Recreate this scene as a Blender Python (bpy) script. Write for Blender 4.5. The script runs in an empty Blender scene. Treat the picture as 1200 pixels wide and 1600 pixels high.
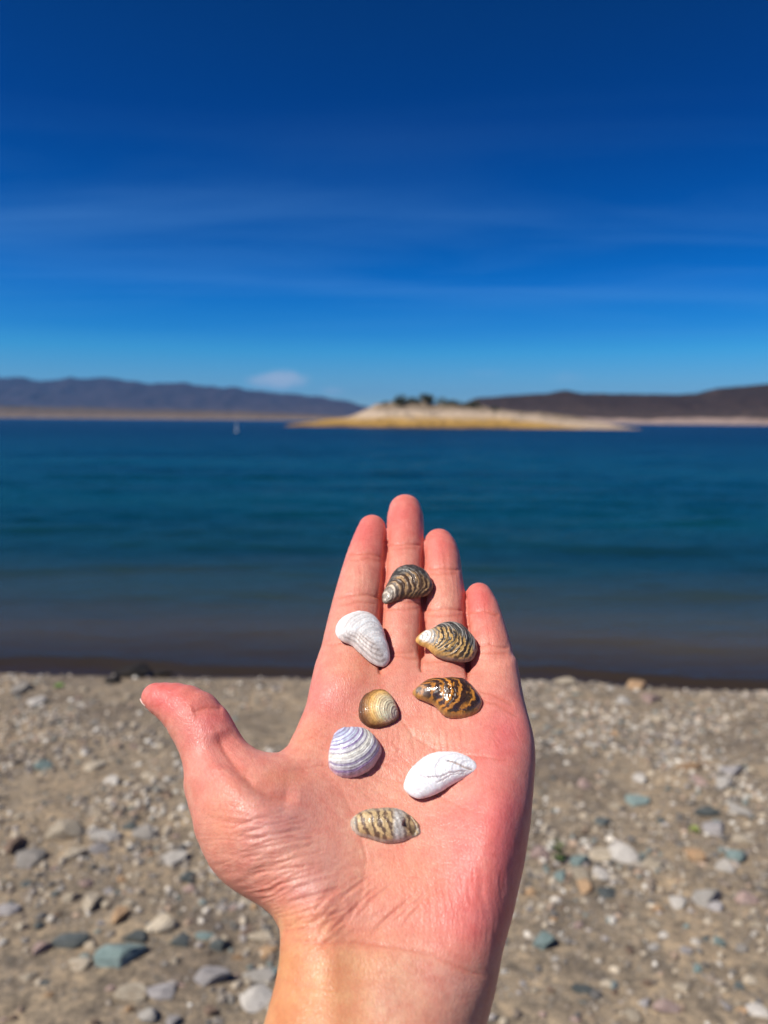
import bpy, math, random
import numpy as np
from mathutils import Vector, Matrix, noise as mnoise
from mathutils.bvhtree import BVHTree

random.seed(7)
RNG = np.random.default_rng(11)
sc = bpy.context.scene
COL = sc.collection

# ------------------------------------------------------------------ camera
F = 1200.0                       # focal length in photograph pixels (1200 x 1600)
PITCH = math.radians(6.84)
ROLL = math.radians(0.48)
CAM = Vector((0.0, 0.0, 1.75))
RM = Matrix.Rotation(math.radians(90) - PITCH, 3, 'X') @ Matrix.Rotation(ROLL, 3, 'Z')
cam_data = bpy.data.cameras.new('camera')
cam = bpy.data.objects.new('camera', cam_data)
COL.objects.link(cam)
cam.matrix_world = Matrix.Translation(CAM) @ RM.to_4x4()
cam_data.sensor_fit = 'VERTICAL'
cam_data.sensor_height = 36.0
cam_data.lens = 36.0 * F / 1600.0
cam_data.clip_start = 0.02
cam_data.clip_end = 30000
cam_data.dof.use_dof = True
cam_data.dof.focus_distance = 0.288
cam_data.dof.aperture_fstop = 9.8
sc.camera = cam

# ------------------------------------------------------------------ sun and sky
SUN = Vector((-0.57, -0.28, 0.77)).normalized()      # direction towards the sun
sun_el = math.asin(SUN.z)
sun_az = math.atan2(SUN.x, SUN.y)
sl = bpy.data.lights.new('sun', 'SUN')
sl.energy = 4.8
sl.angle = math.radians(0.53)
sl.color = (1.0, 0.955, 0.89)
so = bpy.data.objects.new('sun', sl)
COL.objects.link(so)
so.rotation_euler = SUN.to_track_quat('Z', 'Y').to_euler()
so.location = (0, 0, 20)

world = bpy.data.worlds.new('World')
sc.world = world
world.use_nodes = True
wn, wl = world.node_tree.nodes, world.node_tree.links
wn.clear()


def build_world():
    out = wn.new('ShaderNodeOutputWorld')
    bg = wn.new('ShaderNodeBackground')
    sky = wn.new('ShaderNodeTexSky')
    sky.sky_type = 'NISHITA'
    sky.sun_disc = False
    sky.sun_elevation = sun_el
    sky.sun_rotation = sun_az
    sky.air_density = 1.0
    sky.dust_density = 0.15
    sky.ozone_density = 3.0
    sky.altitude = 0
    tc = wn.new('ShaderNodeTexCoord')
    sep = wn.new('ShaderNodeSeparateXYZ')
    wl.new(tc.outputs['Generated'], sep.inputs[0])
    # deeper, more saturated blue the higher one looks (polarised dry desert air)
    asn = wn.new('ShaderNodeMath'); asn.operation = 'ARCSINE'
    wl.new(sep.outputs['Z'], asn.inputs[0])
    ramp = wn.new('ShaderNodeValToRGB')
    els = ramp.color_ramp.elements
    els[0].position = 0.0; els[0].color = (0.50, 0.72, 1.0, 1)
    els[1].position = 1.0; els[1].color = (0.001, 0.10, 0.40, 1)
    for p, c in SKYMUL:
        e = els.new(p); e.color = (*c, 1)
    mr = wn.new('ShaderNodeMapRange')
    mr.inputs['From Min'].default_value = 0.0
    mr.inputs['From Max'].default_value = 0.8
    wl.new(asn.outputs[0], mr.inputs['Value'])
    wl.new(mr.outputs[0], ramp.inputs[0])
    mul = wn.new('ShaderNodeMix'); mul.data_type = 'RGBA'; mul.blend_type = 'MULTIPLY'
    mul.inputs[0].default_value = 1.0
    wl.new(sky.outputs[0], mul.inputs[6]); wl.new(ramp.outputs[0], mul.inputs[7])
    # cirrus veils: direction projected on a high plane, stretched noise
    dv = wn.new('ShaderNodeMath'); dv.operation = 'DIVIDE'
    zc = wn.new('ShaderNodeMath'); zc.operation = 'ADD'; zc.inputs[1].default_value = 0.06
    wl.new(sep.outputs['Z'], zc.inputs[0])
    dx = wn.new('ShaderNodeMath'); dx.operation = 'DIVIDE'
    dy = wn.new('ShaderNodeMath'); dy.operation = 'DIVIDE'
    wl.new(sep.outputs['X'], dx.inputs[0]); wl.new(zc.outputs[0], dx.inputs[1])
    wl.new(sep.outputs['Y'], dy.inputs[0]); wl.new(zc.outputs[0], dy.inputs[1])
    cmb = wn.new('ShaderNodeCombineXYZ')
    wl.new(dx.outputs[0], cmb.inputs[0]); wl.new(dy.outputs[0], cmb.inputs[1])
    mp = wn.new('ShaderNodeMapping')
    mp.inputs['Rotation'].default_value = (0, 0, math.radians(-20))
    mp.inputs['Scale'].default_value = (0.30, 1.15, 1)
    mp.inputs['Location'].default_value = (2.3, 0.4, 0)
    wl.new(cmb.outputs[0], mp.inputs[0])
    nz = wn.new('ShaderNodeTexNoise')
    nz.inputs['Scale'].default_value = 1.1
    nz.inputs['Detail'].default_value = 7
    nz.inputs['Roughness'].default_value = 0.52
    nz.inputs['Distortion'].default_value = 0.6
    wl.new(mp.outputs[0], nz.inputs[0])
    nr = wn.new('ShaderNodeMapRange')
    nr.inputs['From Min'].default_value = 0.42; nr.inputs['From Max'].default_value = 0.78
    nr.inputs['To Max'].default_value = 0.25
    wl.new(nz.outputs[0], nr.inputs[0])
    # a veil band between 7 and 16 degrees of elevation
    band = wn.new('ShaderNodeValToRGB')
    b = band.color_ramp.elements
    b[0].position = 0.0; b[0].color = (0.05, 0.05, 0.05, 1)
    b[1].position = 1.0; b[1].color = (0.0, 0.0, 0.0, 1)
    for p, v in ((0.10, .1), (0.20, .8), (0.29, 1.0), (0.36, .3), (0.5, .03)):
        e = b.new(p); e.color = (v, v, v, 1)
    wl.new(mr.outputs[0], band.inputs[0])
    m2 = wn.new('ShaderNodeMath'); m2.operation = 'MULTIPLY'
    wl.new(nr.outputs[0], m2.inputs[0]); wl.new(band.outputs[0], m2.inputs[1])
    cur = None
    # small puffs low over the far hills
    for (px, py, rx, rz, amt) in ((435, 593, .042, .0125, .75), (520, 611, .018, .007, .3), (885, 590, .026, .010, .10), (760, 583, .03, .007, .06)):
        d = (RM @ Vector(((px - 600) / F, -(py - 800) / F, -1))).normalized()
        vs = wn.new('ShaderNodeVectorMath'); vs.operation = 'SUBTRACT'
        wl.new(tc.outputs['Generated'], vs.inputs[0]); vs.inputs[1].default_value = d
        vd = wn.new('ShaderNodeVectorMath'); vd.operation = 'DIVIDE'
        wl.new(vs.outputs[0], vd.inputs[0]); vd.inputs[1].default_value = (rx, 0.2, rz)
        n2 = wn.new('ShaderNodeTexNoise'); n2.inputs['Scale'].default_value = 45
        n2.inputs['Detail'].default_value = 3
        wl.new(tc.outputs['Generated'], n2.inputs[0])
        vl = wn.new('ShaderNodeVectorMath'); vl.operation = 'LENGTH'
        wl.new(vd.outputs[0], vl.inputs[0])
        ad = wn.new('ShaderNodeMath'); ad.operation = 'ADD'
        wl.new(vl.outputs['Value'], ad.inputs[0]); wl.new(n2.outputs[0], ad.inputs[1])
        r = wn.new('ShaderNodeMapRange'); r.interpolation_type = 'SMOOTHSTEP'
        r.inputs['From Min'].default_value = 1.6; r.inputs['From Max'].default_value = 0.75
        r.inputs['To Min'].default_value = 0; r.inputs['To Max'].default_value = amt
        wl.new(ad.outputs[0], r.inputs[0])
        if cur is None:
            cur = r.outputs[0]
        else:
            s = wn.new('ShaderNodeMath'); s.operation = 'ADD'
            wl.new(cur, s.inputs[0]); wl.new(r.outputs[0], s.inputs[1])
            cur = s.outputs[0]
    cm = wn.new('ShaderNodeMix'); cm.data_type = 'RGBA'
    wl.new(m2.outputs[0], cm.inputs[0]); wl.new(mul.outputs[2], cm.inputs[6])
    cm.inputs[7].default_value = (1.7, 4.3, 8.4, 1)
    cp = wn.new('ShaderNodeMix'); cp.data_type = 'RGBA'
    wl.new(cur, cp.inputs[0]); wl.new(cm.outputs[2], cp.inputs[6]); cp.inputs[7].default_value = (4.3, 5.2, 6.8, 1)
    wl.new(cp.outputs[2], bg.inputs[0])
    bg.inputs[1].default_value = 0.085
    wl.new(bg.outputs[0], out.inputs[0])


SKYMUL = ((0.05, (0.33, 0.63, 1.01)), (0.107, (0.13, 0.60, 1.05)), (0.137, (0.06, 0.47, 1.0)), (0.205, (0.012, 0.36, 0.93)), (0.27, (0.004, 0.28, 0.78)), (0.43, (0.0, 0.185, 0.60)), (0.57, (0.0, 0.165, 0.50)))
build_world()
sc.view_settings.view_transform = 'Standard'
sc.view_settings.look = 'None'
sc.view_settings.gamma = 1
sc.view_settings.exposure = 0.22
sc.view_settings.use_curve_mapping = False
sc.cycles.max_bounces = 8
sc.cycles.volume_bounces = 1
sc.cycles.use_denoising = True


# ------------------------------------------------------------------ helpers
def ray(px, py):
    return (RM @ Vector(((px - 600) / F, -(py - 800) / F, -1.0))).normalized()


def at_z(px, py, z):
    d = ray(px, py)
    return CAM + d * ((z - CAM.z) / d.z)


def hash2(ix, iy, iz, seed):
    n = (ix.astype(np.int64) * 374761393 + iy.astype(np.int64) * 668265263 + iz.astype(np.int64) * 2147483647 + seed * 1274126177) & 0x7fffffff
    n = ((n ^ (n >> 13)) * 1274126177) & 0x7fffffff
    n = ((n ^ (n >> 15)) * 668265263) & 0x7fffffff
    return ((n ^ (n >> 16)) & 0xffff) / 65535.0


def vnoise(x, y, z=None, seed=0):
    x = np.asarray(x, float); y = np.asarray(y, float)
    z = np.zeros_like(x) if z is None else np.asarray(z, float)
    ix, iy, iz = np.floor(x), np.floor(y), np.floor(z)
    fx, fy, fz = x - ix, y - iy, z - iz
    fx = fx * fx * (3 - 2 * fx); fy = fy * fy * (3 - 2 * fy); fz = fz * fz * (3 - 2 * fz)
    ix, iy, iz = ix.astype(np.int64), iy.astype(np.int64), iz.astype(np.int64)
    r = 0
    for a in (0, 1):
        for b in (0, 1):
            for c in (0, 1):
                w = (fx if a else 1 - fx) * (fy if b else 1 - fy) * (fz if c else 1 - fz)
                r = r + w * hash2(ix + a, iy + b, iz + c, seed)
    return r


def fbm(x, y, z=None, oct=4, seed=0, gain=.5):
    s = 0; a = 1; t = 0; f = 1
    for k in range(oct):
        s = s + a * vnoise(x * f, y * f, None if z is None else z * f, seed + k * 17)
        t += a; a *= gain; f *= 2.03
    return s / t                                     # 0..1


def sstep(a, b, x):
    t = np.clip((x - a) / (b - a), 0, 1)
    return t * t * (3 - 2 * t)


def mesh_from(name, V, Fc, smooth=True):
    me = bpy.data.meshes.new(name)
    V = np.asarray(V, np.float32); Fc = np.asarray(Fc, np.int32)
    k = Fc.shape[1]
    me.vertices.add(len(V)); me.vertices.foreach_set('co', V.ravel())
    me.loops.add(Fc.size); me.loops.foreach_set('vertex_index', Fc.ravel())
    me.polygons.add(len(Fc)); me.polygons.foreach_set('loop_start', np.arange(0, Fc.size, k, dtype=np.int32))
    me.update(calc_edges=True)
    me.polygons.foreach_set('use_smooth', np.full(len(Fc), smooth))
    me.update()
    return me


def set_col(me, name, rgb):
    a = me.color_attributes.new(name, 'FLOAT_COLOR', 'POINT')
    c = np.ones((len(rgb), 4), np.float32); c[:, :3] = rgb
    a.data.foreach_set('color', c.ravel())


def set_f(me, name, val):
    a = me.attributes.new(name, 'FLOAT', 'POINT')
    a.data.foreach_set('value', np.asarray(val, np.float32))


def link(name, me, mat=None, parent=None, loc=None):
    o = bpy.data.objects.new(name, me)
    COL.objects.link(o)
    if mat is not None and me is not None and not me.materials:
        me.materials.append(mat)
    if parent is not None:
        o.parent = parent
    if loc is not None:
        o.location = loc
    return o


def tag(o, label=None, cat=None, group=None, kind=None):
    if label: o['label'] = label
    if cat: o['category'] = cat
    if group: o['group'] = group
    if kind: o['kind'] = kind
    return o


class Mat:
    def __init__(self, name):
        self.m = bpy.data.materials.new(name)
        self.m.use_nodes = True
        self.n, self.l = self.m.node_tree.nodes, self.m.node_tree.links
        self.b = self.n['Principled BSDF']
        self.out = self.n['Material Output']

    def node(self, t, **kw):
        x = self.n.new(t)
        for k, v in kw.items():
            if isinstance(getattr(x, k, None), (str, bool, int, float)) or hasattr(x, k):
                setattr(x, k, v)
        return x

    def put(self, key, v):
        s = self.b.inputs[key]
        if hasattr(v, 'is_output') and v.is_output:
            self.l.new(v, s)
        else:
            s.default_value = v

    def inp(self, node, key, v):
        if hasattr(v, 'is_output') and v.is_output:
            self.l.new(v, node.inputs[key])
        else:
            node.inputs[key].default_value = v

    def noise(self, scale, detail=4, rough=.5, vec=None, dist=0, kind='Object'):
        t = self.n.new('ShaderNodeTexNoise')
        t.inputs['Scale'].default_value = scale; t.inputs['Detail'].default_value = detail
        t.inputs['Roughness'].default_value = rough; t.inputs['Distortion'].default_value = dist
        if vec is None:
            tc = self.n.new('ShaderNodeTexCoord'); vec = tc.outputs[kind]
        self.l.new(vec, t.inputs['Vector'])
        return t.outputs[0]

    def coord(self, kind='Object', scale=(1, 1, 1), rot=(0, 0, 0)):
        tc = self.n.new('ShaderNodeTexCoord'); mp = self.n.new('ShaderNodeMapping')
        mp.inputs['Scale'].default_value = scale; mp.inputs['Rotation'].default_value = rot
        self.l.new(tc.outputs[kind], mp.inputs[0])
        return mp.outputs[0]

    def ramp(self, fac, stops):
        r = self.n.new('ShaderNodeValToRGB'); e = r.color_ramp.elements
        e[0].position, e[0].color = stops[0][0], (*stops[0][1], 1)
        e[1].position, e[1].color = stops[-1][0], (*stops[-1][1], 1)
        for p, c in stops[1:-1]:
            k = e.new(p); k.color = (*c, 1)
        self.l.new(fac, r.inputs[0])
        return r.outputs[0]

    def mix(self, fac, a, b, mode='MIX'):
        m = self.n.new('ShaderNodeMix'); m.data_type = 'RGBA'; m.blend_type = mode
        self.inp(m, 0, fac)
        for k, v in ((6, a), (7, b)):
            if not hasattr(v, 'is_output') and len(v) == 3: v = (*v, 1)
            self.inp(m, k, v)
        return m.outputs[2]

    def math(self, op, a, b=0.0, c=None):
        m = self.n.new('ShaderNodeMath'); m.operation = op
        self.inp(m, 0, a); self.inp(m, 1, b)
        if c is not None: self.inp(m, 2, c)
        return m.outputs[0]

    def rng(self, v, a, b, c, d):
        m = self.n.new('ShaderNodeMapRange')
        self.l.new(v, m.inputs[0])
        for k, x in zip((1, 2, 3, 4), (a, b, c, d)): m.inputs[k].default_value = x
        return m.outputs[0]

    def bump(self, h, strength=.5, dist=.01, prev=None):
        b = self.n.new('ShaderNodeBump')
        b.inputs['Strength'].default_value = strength; b.inputs['Distance'].default_value = dist
        self.l.new(h, b.inputs['Height'])
        if prev is not None: self.l.new(prev, b.inputs['Normal'])
        return b.outputs[0]

    def attr(self, name, out='Color'):
        a = self.n.new('ShaderNodeAttribute'); a.attribute_name = name
        return a.outputs[out]


# ------------------------------------------------------------------ ground, lake bed, water
def shore_y(x):
    """distance of the water's edge from the camera (world y)"""
    x = np.asarray(x, float)
    return 4.98 - 0.045 * x + 0.17 * (vnoise(x * 0.8 + 3.1, x * 0, seed=5) - .5) + 0.05 * (vnoise(x * 3.1, x * 0, seed=6) - .5)


def ground_z(x, y):
    x = np.asarray(x, float); y = np.asarray(y, float)
    d = shore_y(x) - y                                # metres inland
    z = np.where(d > 0, 0.055 * np.minimum(d, 4) + 0.03 * (1 - np.exp(-np.maximum(d, 0) / .12)), 0.16 * np.maximum(d, -9) + 0.05 * d)
    z = np.maximum(z, -3.0)
    near = np.exp(-np.maximum(-d, 0) / .6)
    z = z + near * (0.030 * (fbm(x * 1.6, y * 1.6, oct=3, seed=2) - .5) + 0.026 * (fbm(x * 9, y * 9, oct=4, seed=9) - .5) + 0.012 * (fbm(x * 24, y * 24, oct=2, seed=19) - .5)) * np.where(d > 0, np.clip(d / .3, .25, 1), .4)
    return z


def grid_mesh(name, xs, ys, zf):
    X, Y = np.meshgrid(xs, ys)
    Z = zf(X, Y)
    V = np.stack([X, Y, Z], -1).reshape(-1, 3)
    nx, ny = len(xs), len(ys)
    i = np.arange(nx * ny).reshape(ny, nx)
    Fc = np.stack([i[:-1, :-1], i[:-1, 1:], i[1:, 1:], i[1:, :-1]], -1).reshape(-1, 4)
    return mesh_from(name, V, Fc)


def spaced(fine0, fine1, step, far0, far1, n=24):
    mid = np.arange(fine0, fine1 + 1e-6, step)
    a = fine0 - np.geomspace(step * 2, fine0 - far0, n)[::-1]
    b = fine1 + np.geomspace(step * 2, far1 - fine1, n)
    return np.concatenate([a, mid, b])


def mat_sand():
    m = Mat('gravelly_sand')
    co = m.coord('Object')
    n1 = m.noise(2.2, 5, .6, co); n2 = m.noise(38, 5, .65, co); n3 = m.noise(160, 3, .6, co)
    base = m.ramp(n1, [(0.32, (0.200, 0.160, 0.120)), (0.5, (0.300, 0.242, 0.172)), (0.70, (0.430, 0.330, 0.218))])
    grit = m.ramp(n2, [(0.34, (0.38, 0.38, 0.40)), (0.5, (0.85, 0.84, 0.82)), (0.66, (1.3, 1.24, 1.15))])
    c = m.mix(0.85, base, grit, 'MULTIPLY')
    g3 = m.ramp(n3, [(0.36, (0.55, 0.55, 0.56)), (0.5, (.95, .95, .95)), (0.65, (1.45, 1.4, 1.32))])
    c = m.mix(0.7, c, g3, 'MULTIPLY')
    n4 = m.noise(13, 5, .68, co, .4)
    c = m.mix(0.8, c, m.ramp(n4, [(0.34, (0.46, 0.47, 0.50)), (0.47, (0.88, 0.88, 0.88)), (0.62, (1.16, 1.14, 1.10))]), 'MULTIPLY')
    wet = m.attr('wet', 'Fac')
    # speckle of tiny stones
    v = m.n.new('ShaderNodeTexVoronoi'); v.inputs['Scale'].default_value = 75
    m.l.new(co, v.inputs['Vector'])
    vr = m.ramp(v.outputs['Distance'], [(0.0, (1, 1, 1)), (0.22, (1, 1, 1)), (0.4, (0, 0, 0)), (1, (0, 0, 0))])
    sel = m.math('GREATER_THAN', m.noise(9, 2, .5, co), 0.5)
    vf = m.math('MULTIPLY', vr, m.math('MULTIPLY', sel, 0.55))
    hs = m.n.new('ShaderNodeSeparateColor'); m.l.new(v.outputs['Color'], hs.inputs[0])
    sc_ = m.ramp(hs.outputs[0], [(0, (.09, .10, .10)), (.3, (.24, .20, .17)), (.6, (.36, .31, .26)), (.8, (.50, .46, .42)), (1, (.16, .20, .19))])
    c = m.mix(vf, c, sc_)
    c = m.mix(wet, c, m.mix(1.0, c, (0.20, 0.16, 0.13), 'MULTIPLY'))
    m.put('Base Color', c)
    m.put('Roughness', m.rng(wet, 0, 1, .93, .45))
    m.put('Specular IOR Level', 0.25)
    h = m.math('ADD', m.math('MULTIPLY', n2, .6), m.math('ADD', m.math('MULTIPLY', n3, .3), m.math('MULTIPLY', vf, .5)))
    m.put('Normal', m.bump(h, .9, .012))
    return m.m


M_SAND = mat_sand()
xs = spaced(-4.6, 4.6, 0.024, -7000, 7000, 30)
ys = spaced(1.3, 5.9, 0.020, -300, 9000, 34)
me = grid_mesh('ground', xs, ys, ground_z)
co = np.empty(len(me.vertices) * 3, np.float32); me.vertices.foreach_get('co', co); co = co.reshape(-1, 3)
dd = shore_y(co[:, 0]) - co[:, 1]
set_f(me, 'wet', sstep(.10, .00, dd + .09 * (fbm(co[:, 0] * 5, co[:, 1] * 5, seed=33) - .5)))
ground = link('ground', me, M_SAND)
tag(ground, 'grey brown gravelly sand beach sloping down into the lake', kind='structure')


def wave_z(x, y):
    z = np.zeros_like(x)
    d = y - shore_y(x)
    R = np.random.default_rng(3)
    for k in range(46):
        lam = 0.16 * (1.115 ** k)
        if lam > 14: break
        th = R.normal(0, .38) + (0.12 if k % 2 else -.12)
        a = 0.0052 * lam ** 0.90 if lam < 2.2 else 0.0052 * 2.2 ** 0.90 * (2.2 / lam) ** .3
        ph = R.uniform(0, 6.28)
        kk = 6.283 / lam
        fade = np.clip(1.6 - y / (lam * 62), 0, 1)
        arg = kk * (x * math.sin(th) + y * math.cos(th)) + ph
        z = z + a * fade * (np.sin(arg) + .25 * np.sin(2 * arg + .5))
    amp = .35 + .65 * sstep(.0, 7, d)
    patch = .55 + .9 * fbm(x * .05 + 7, y * .11, oct=3, seed=41)
    z = z * amp * patch * .62
    # the last wavelet lapping at the beach
    z = z + 0.028 * np.exp(-((d - .26 - .06 * np.sin(x * 2.1)) / .085) ** 2) * (.6 + .6 * vnoise(x * 1.3, x * 0, seed=71))
    z = z + 0.007 * np.exp(-((d - 1.1 - .12 * np.sin(x * 1.1 + 1)) / .16) ** 2)
    return z + .004


def mat_water():
    m = Mat('lake_water')
    geo = m.n.new('ShaderNodeNewGeometry')
    sx = m.n.new('ShaderNodeSeparateXYZ'); m.l.new(geo.outputs['Position'], sx.inputs[0])
    off = m.attr('offshore', 'Fac')
    nn = m.noise(1, 3, .5, m.coord('Object', (.25, .9, 1)))
    o2 = m.math('ADD', off, m.math('MULTIPLY', m.math('SUBTRACT', nn, .5), .10))
    col = m.ramp(o2, [(0.0, (0.050, 0.034, 0.022)), (0.06, (0.042, 0.034, 0.027)), (0.14, (0.056, 0.050, 0.038)), (0.22, (0.028, 0.040, 0.036)), (0.32, (0.006, 0.034, 0.038)),
                      (0.44, (0.001, 0.035, 0.042)), (0.62, (0.001, 0.036, 0.056)), (0.82, (0.001, 0.022, 0.056)), (1.0, (0.001, 0.013, 0.042))])
    pn = m.noise(1, 4, .55, m.coord('Object', (.05, .22, 1)))
    col = m.mix(.8, col, m.ramp(pn, [(.36, (.60, .62, .66)), (.64, (1.3, 1.3, 1.3))]), 'MULTIPLY')
    b1 = m.noise(1, 5, .6, m.coord('Object', (1.3, 4.2, 1)))
    b2 = m.noise(1, 4, .6, m.coord('Object', (7, 17, 1)))
    far = m.rng(sx.outputs['Y'], 10, 90, 0, 1)
    h = m.math('MULTIPLY', b1, m.rng(far, 0, 1, .03, .12))
    nb = m.bump(h, 1.0, 1.0)
    nb = m.bump(m.math('MULTIPLY', b2, .006), .8, 1.0, nb)
    m.n.remove(m.b)
    df = m.n.new('ShaderNodeBsdfDiffuse'); m.l.new(col, df.inputs['Color']); m.l.new(nb, df.inputs['Normal'])
    tr = m.n.new('ShaderNodeBsdfTransparent'); tr.inputs[0].default_value = (.80, .76, .68, 1)
    body = m.n.new('ShaderNodeMixShader'); m.l.new(m.rng(off, 0.0, 0.22, 0.70, 1.0), body.inputs[0])
    m.l.new(tr.outputs[0], body.inputs[1]); m.l.new(df.outputs[0], body.inputs[2])
    gl = m.n.new('ShaderNodeBsdfGlossy'); gl.inputs['Color'].default_value = (.42, .72, .80, 1)
    m.l.new(m.rng(off, 0.2, 1, .10, .24), gl.inputs['Roughness']); m.l.new(nb, gl.inputs['Normal'])
    fr = m.n.new('ShaderNodeFresnel'); fr.inputs['IOR'].default_value = 1.33; m.l.new(nb, fr.inputs['Normal'])
    fm = m.math('MULTIPLY', fr.outputs[0], .62)
    mx = m.n.new('ShaderNodeMixShader'); m.l.new(fm, mx.inputs[0])
    m.l.new(body.outputs[0], mx.inputs[1]); m.l.new(gl.outputs[0], mx.inputs[2])
    m.l.new(mx.outputs[0], m.out.inputs['Surface'])
    return m.m


ys_w = 4.4 * np.exp(np.linspace(0, math.log(9000 / 4.4), 900))
tx = np.sign(np.linspace(-1, 1, 401)) * np.abs(np.linspace(-1, 1, 401)) ** 1.25
Yg, Tg = np.meshgrid(ys_w, tx, indexing='ij')
Xg = Tg * (5.0 + Yg * 1.25)
Zg = wave_z(Xg, Yg)
idx = np.arange(Xg.size).reshape(Xg.shape)
me = mesh_from('lake_water', np.stack([Xg, Yg, Zg], -1).reshape(-1, 3),
               np.stack([idx[:-1, :-1], idx[:-1, 1:], idx[1:, 1:], idx[1:, :-1]], -1).reshape(-1, 4))
dW = np.maximum((Yg - shore_y(Xg)).ravel(), 0)
set_f(me, 'offshore', np.clip(np.log1p(dW / 1.0) / math.log1p(220), 0, 1))
water = link('water', me, mat_water())
tag(water, 'calm deep blue lake water with small ripples, brown at its edge', kind='structure')


# ------------------------------------------------------------------ hills, far shore and island
def mat_land(name, stops, rough_stops, scale=.02, hrange=(0, 40), tint=.7):
    m = Mat(name)
    geo = m.n.new('ShaderNodeNewGeometry')
    sx = m.n.new('ShaderNodeSeparateXYZ'); m.l.new(geo.outputs['Position'], sx.inputs[0])
    n = m.noise(scale, 6, .6, geo.outputs['Position'])
    n2 = m.noise(scale * 6, 5, .62, geo.outputs['Position'])
    h = m.rng(sx.outputs['Z'], hrange[0], hrange[1], 0, 1)
    f = m.math('ADD', h, m.math('MULTIPLY', m.math('SUBTRACT', n, .5), .35))
    c = m.ramp(f, stops)
    c = m.mix(tint, c, m.ramp(n2, rough_stops), 'MULTIPLY')
    m.put('Base Color', c); m.put('Roughness', .95); m.put('Specular IOR Level', .1)
    m.put('Normal', m.bump(n2, .6, .08 / scale * .1))
    return m.m


def ridge(name, dist, prof, depth, mat, label, nx=260, ny=34, rough=.25, base=None, seed=0, gully=.03, jagged=.08):
    """terrain whose skyline follows prof [(photo x, photo y)...] at world distance dist; a real slope in front and behind"""
    pxs = np.linspace(prof[0][0], prof[-1][0], nx)
    pys = np.interp(pxs, [p[0] for p in prof], [p[1] for p in prof])
    X0, H = [], []
    for a, b in zip(pxs, pys):
        d = ray(a, b); t = dist / d.y
        X0.append(d.x * t); H.append(max(CAM.z + d.z * t, 0.02))
    X0, H = np.array(X0), np.array(H)
    t = np.concatenate([np.linspace(-1, 0, ny), np.linspace(0, 1.6, ny)[1:]])
    T, XX = np.meshgrid(t, X0, indexing='ij')
    HH = np.broadcast_to(H, T.shape)
    Yw = dist + T * depth
    Xw = XX * (1 + 0 * T)
    prof_d = np.where(T < 0, (1 - np.abs(T)) ** .8, np.cos(np.clip(T / 1.6, 0, 1) * math.pi / 2))
    n = fbm(Xw * gully, Yw * gully * .8, oct=5, seed=seed)
    rid = 1 - np.abs(2 * n - 1)
    fall = np.clip(np.abs(T) * 2.2, 0, 1)
    Z = HH * prof_d * (1 - rough * fall * rid) + HH * jagged * (fbm(Xw * gully * 3, Yw * gully * 3, oct=3, seed=seed + 5) - .5) - .25
    Z = np.where(np.abs(T + 1) < 1e-6, -1.2, Z)
    Z[-1] = -1.2; 
    V = np.stack([Xw, Yw, Z], -1).reshape(-1, 3)
    i = np.arange(Xw.size).reshape(Xw.shape)
    me = mesh_from(name, V, np.stack([i[:-1, :-1], i[:-1, 1:], i[1:, 1:], i[1:, :-1]], -1).reshape(-1, 4))
    o = link(name, me, mat)
    tag(o, label, kind='structure')
    return o


M_MTN = mat_land('mountain_rock', [(0, (.09, .066, .058)), (.3, (.055, .040, .042)), (1, (.040, .030, .036))], [(.3, (.6, .6, .62)), (.7, (1.25, 1.2, 1.15))], .0018, (0, 260))
M_SHORE = mat_land('pale_shore', [(0, (.24, .18, .13)), (.2, (.15, .11, .085)), (.5, (.11, .085, .07)), (1, (.085, .075, .06))], [(.3, (.5, .5, .5)), (.7, (1.2, 1.2, 1.15))], .012, (0, 26))
M_HILL = mat_land('dark_hill', [(0, (.36, .27, .22)), (.10, (.28, .20, .16)), (.14, (.070, .050, .040)), (.5, (.044, .030, .026)), (1, (.038, .028, .025))], [(.36, (.6, .6, .6)), (.60, (1.0, 1, 1)), (.72, (3.2, 2.7, 2.3))], .016, (0, 46))
ridge('mountains', 4600, [(-260, 592), (-120, 588), (0, 590), (60, 593), (110, 591), (175, 592), (205, 597), (240, 598), (290, 599), (330, 604), (370, 606), (400, 611), (450, 615), (500, 620), (545, 627), (590, 640), (640, 655)], 900, M_MTN,
      'bluish purple mountain range far beyond the left shore', nx=320, rough=.45, seed=3, gully=.0045, jagged=.12)
ridge('shore_lowland', 1350, [(-220, 635), (-60, 636), (0, 634), (80, 636), (150, 637), (210, 640), (300, 641), (380, 643), (430, 645), (520, 650), (600, 656)], 130, M_SHORE,
      'low tan strip of shore under the left mountains', nx=260, rough=.35, seed=8, gully=.02)
ridge('hills', 980, [(690, 650), (730, 627), (745, 621), (790, 618), (850, 615), (885, 609), (910, 613), (980, 616), (1040, 616), (1085, 616), (1110, 609), (1150, 603), (1210, 599), (1300, 594), (1420, 604)], 240, M_HILL,
      'dark brown ridge with paler scars behind the right end of the island', nx=300, rough=.35, seed=14, gully=.012)
ridge('hill_spur', 760, [(900, 664), (960, 657), (1030, 655), (1100, 650), (1200, 641), (1300, 632), (1420, 628)], 110, M_HILL,
      'lower brown spur of the right hills coming down to the water', nx=160, rough=.3, seed=19, gully=.02)


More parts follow.
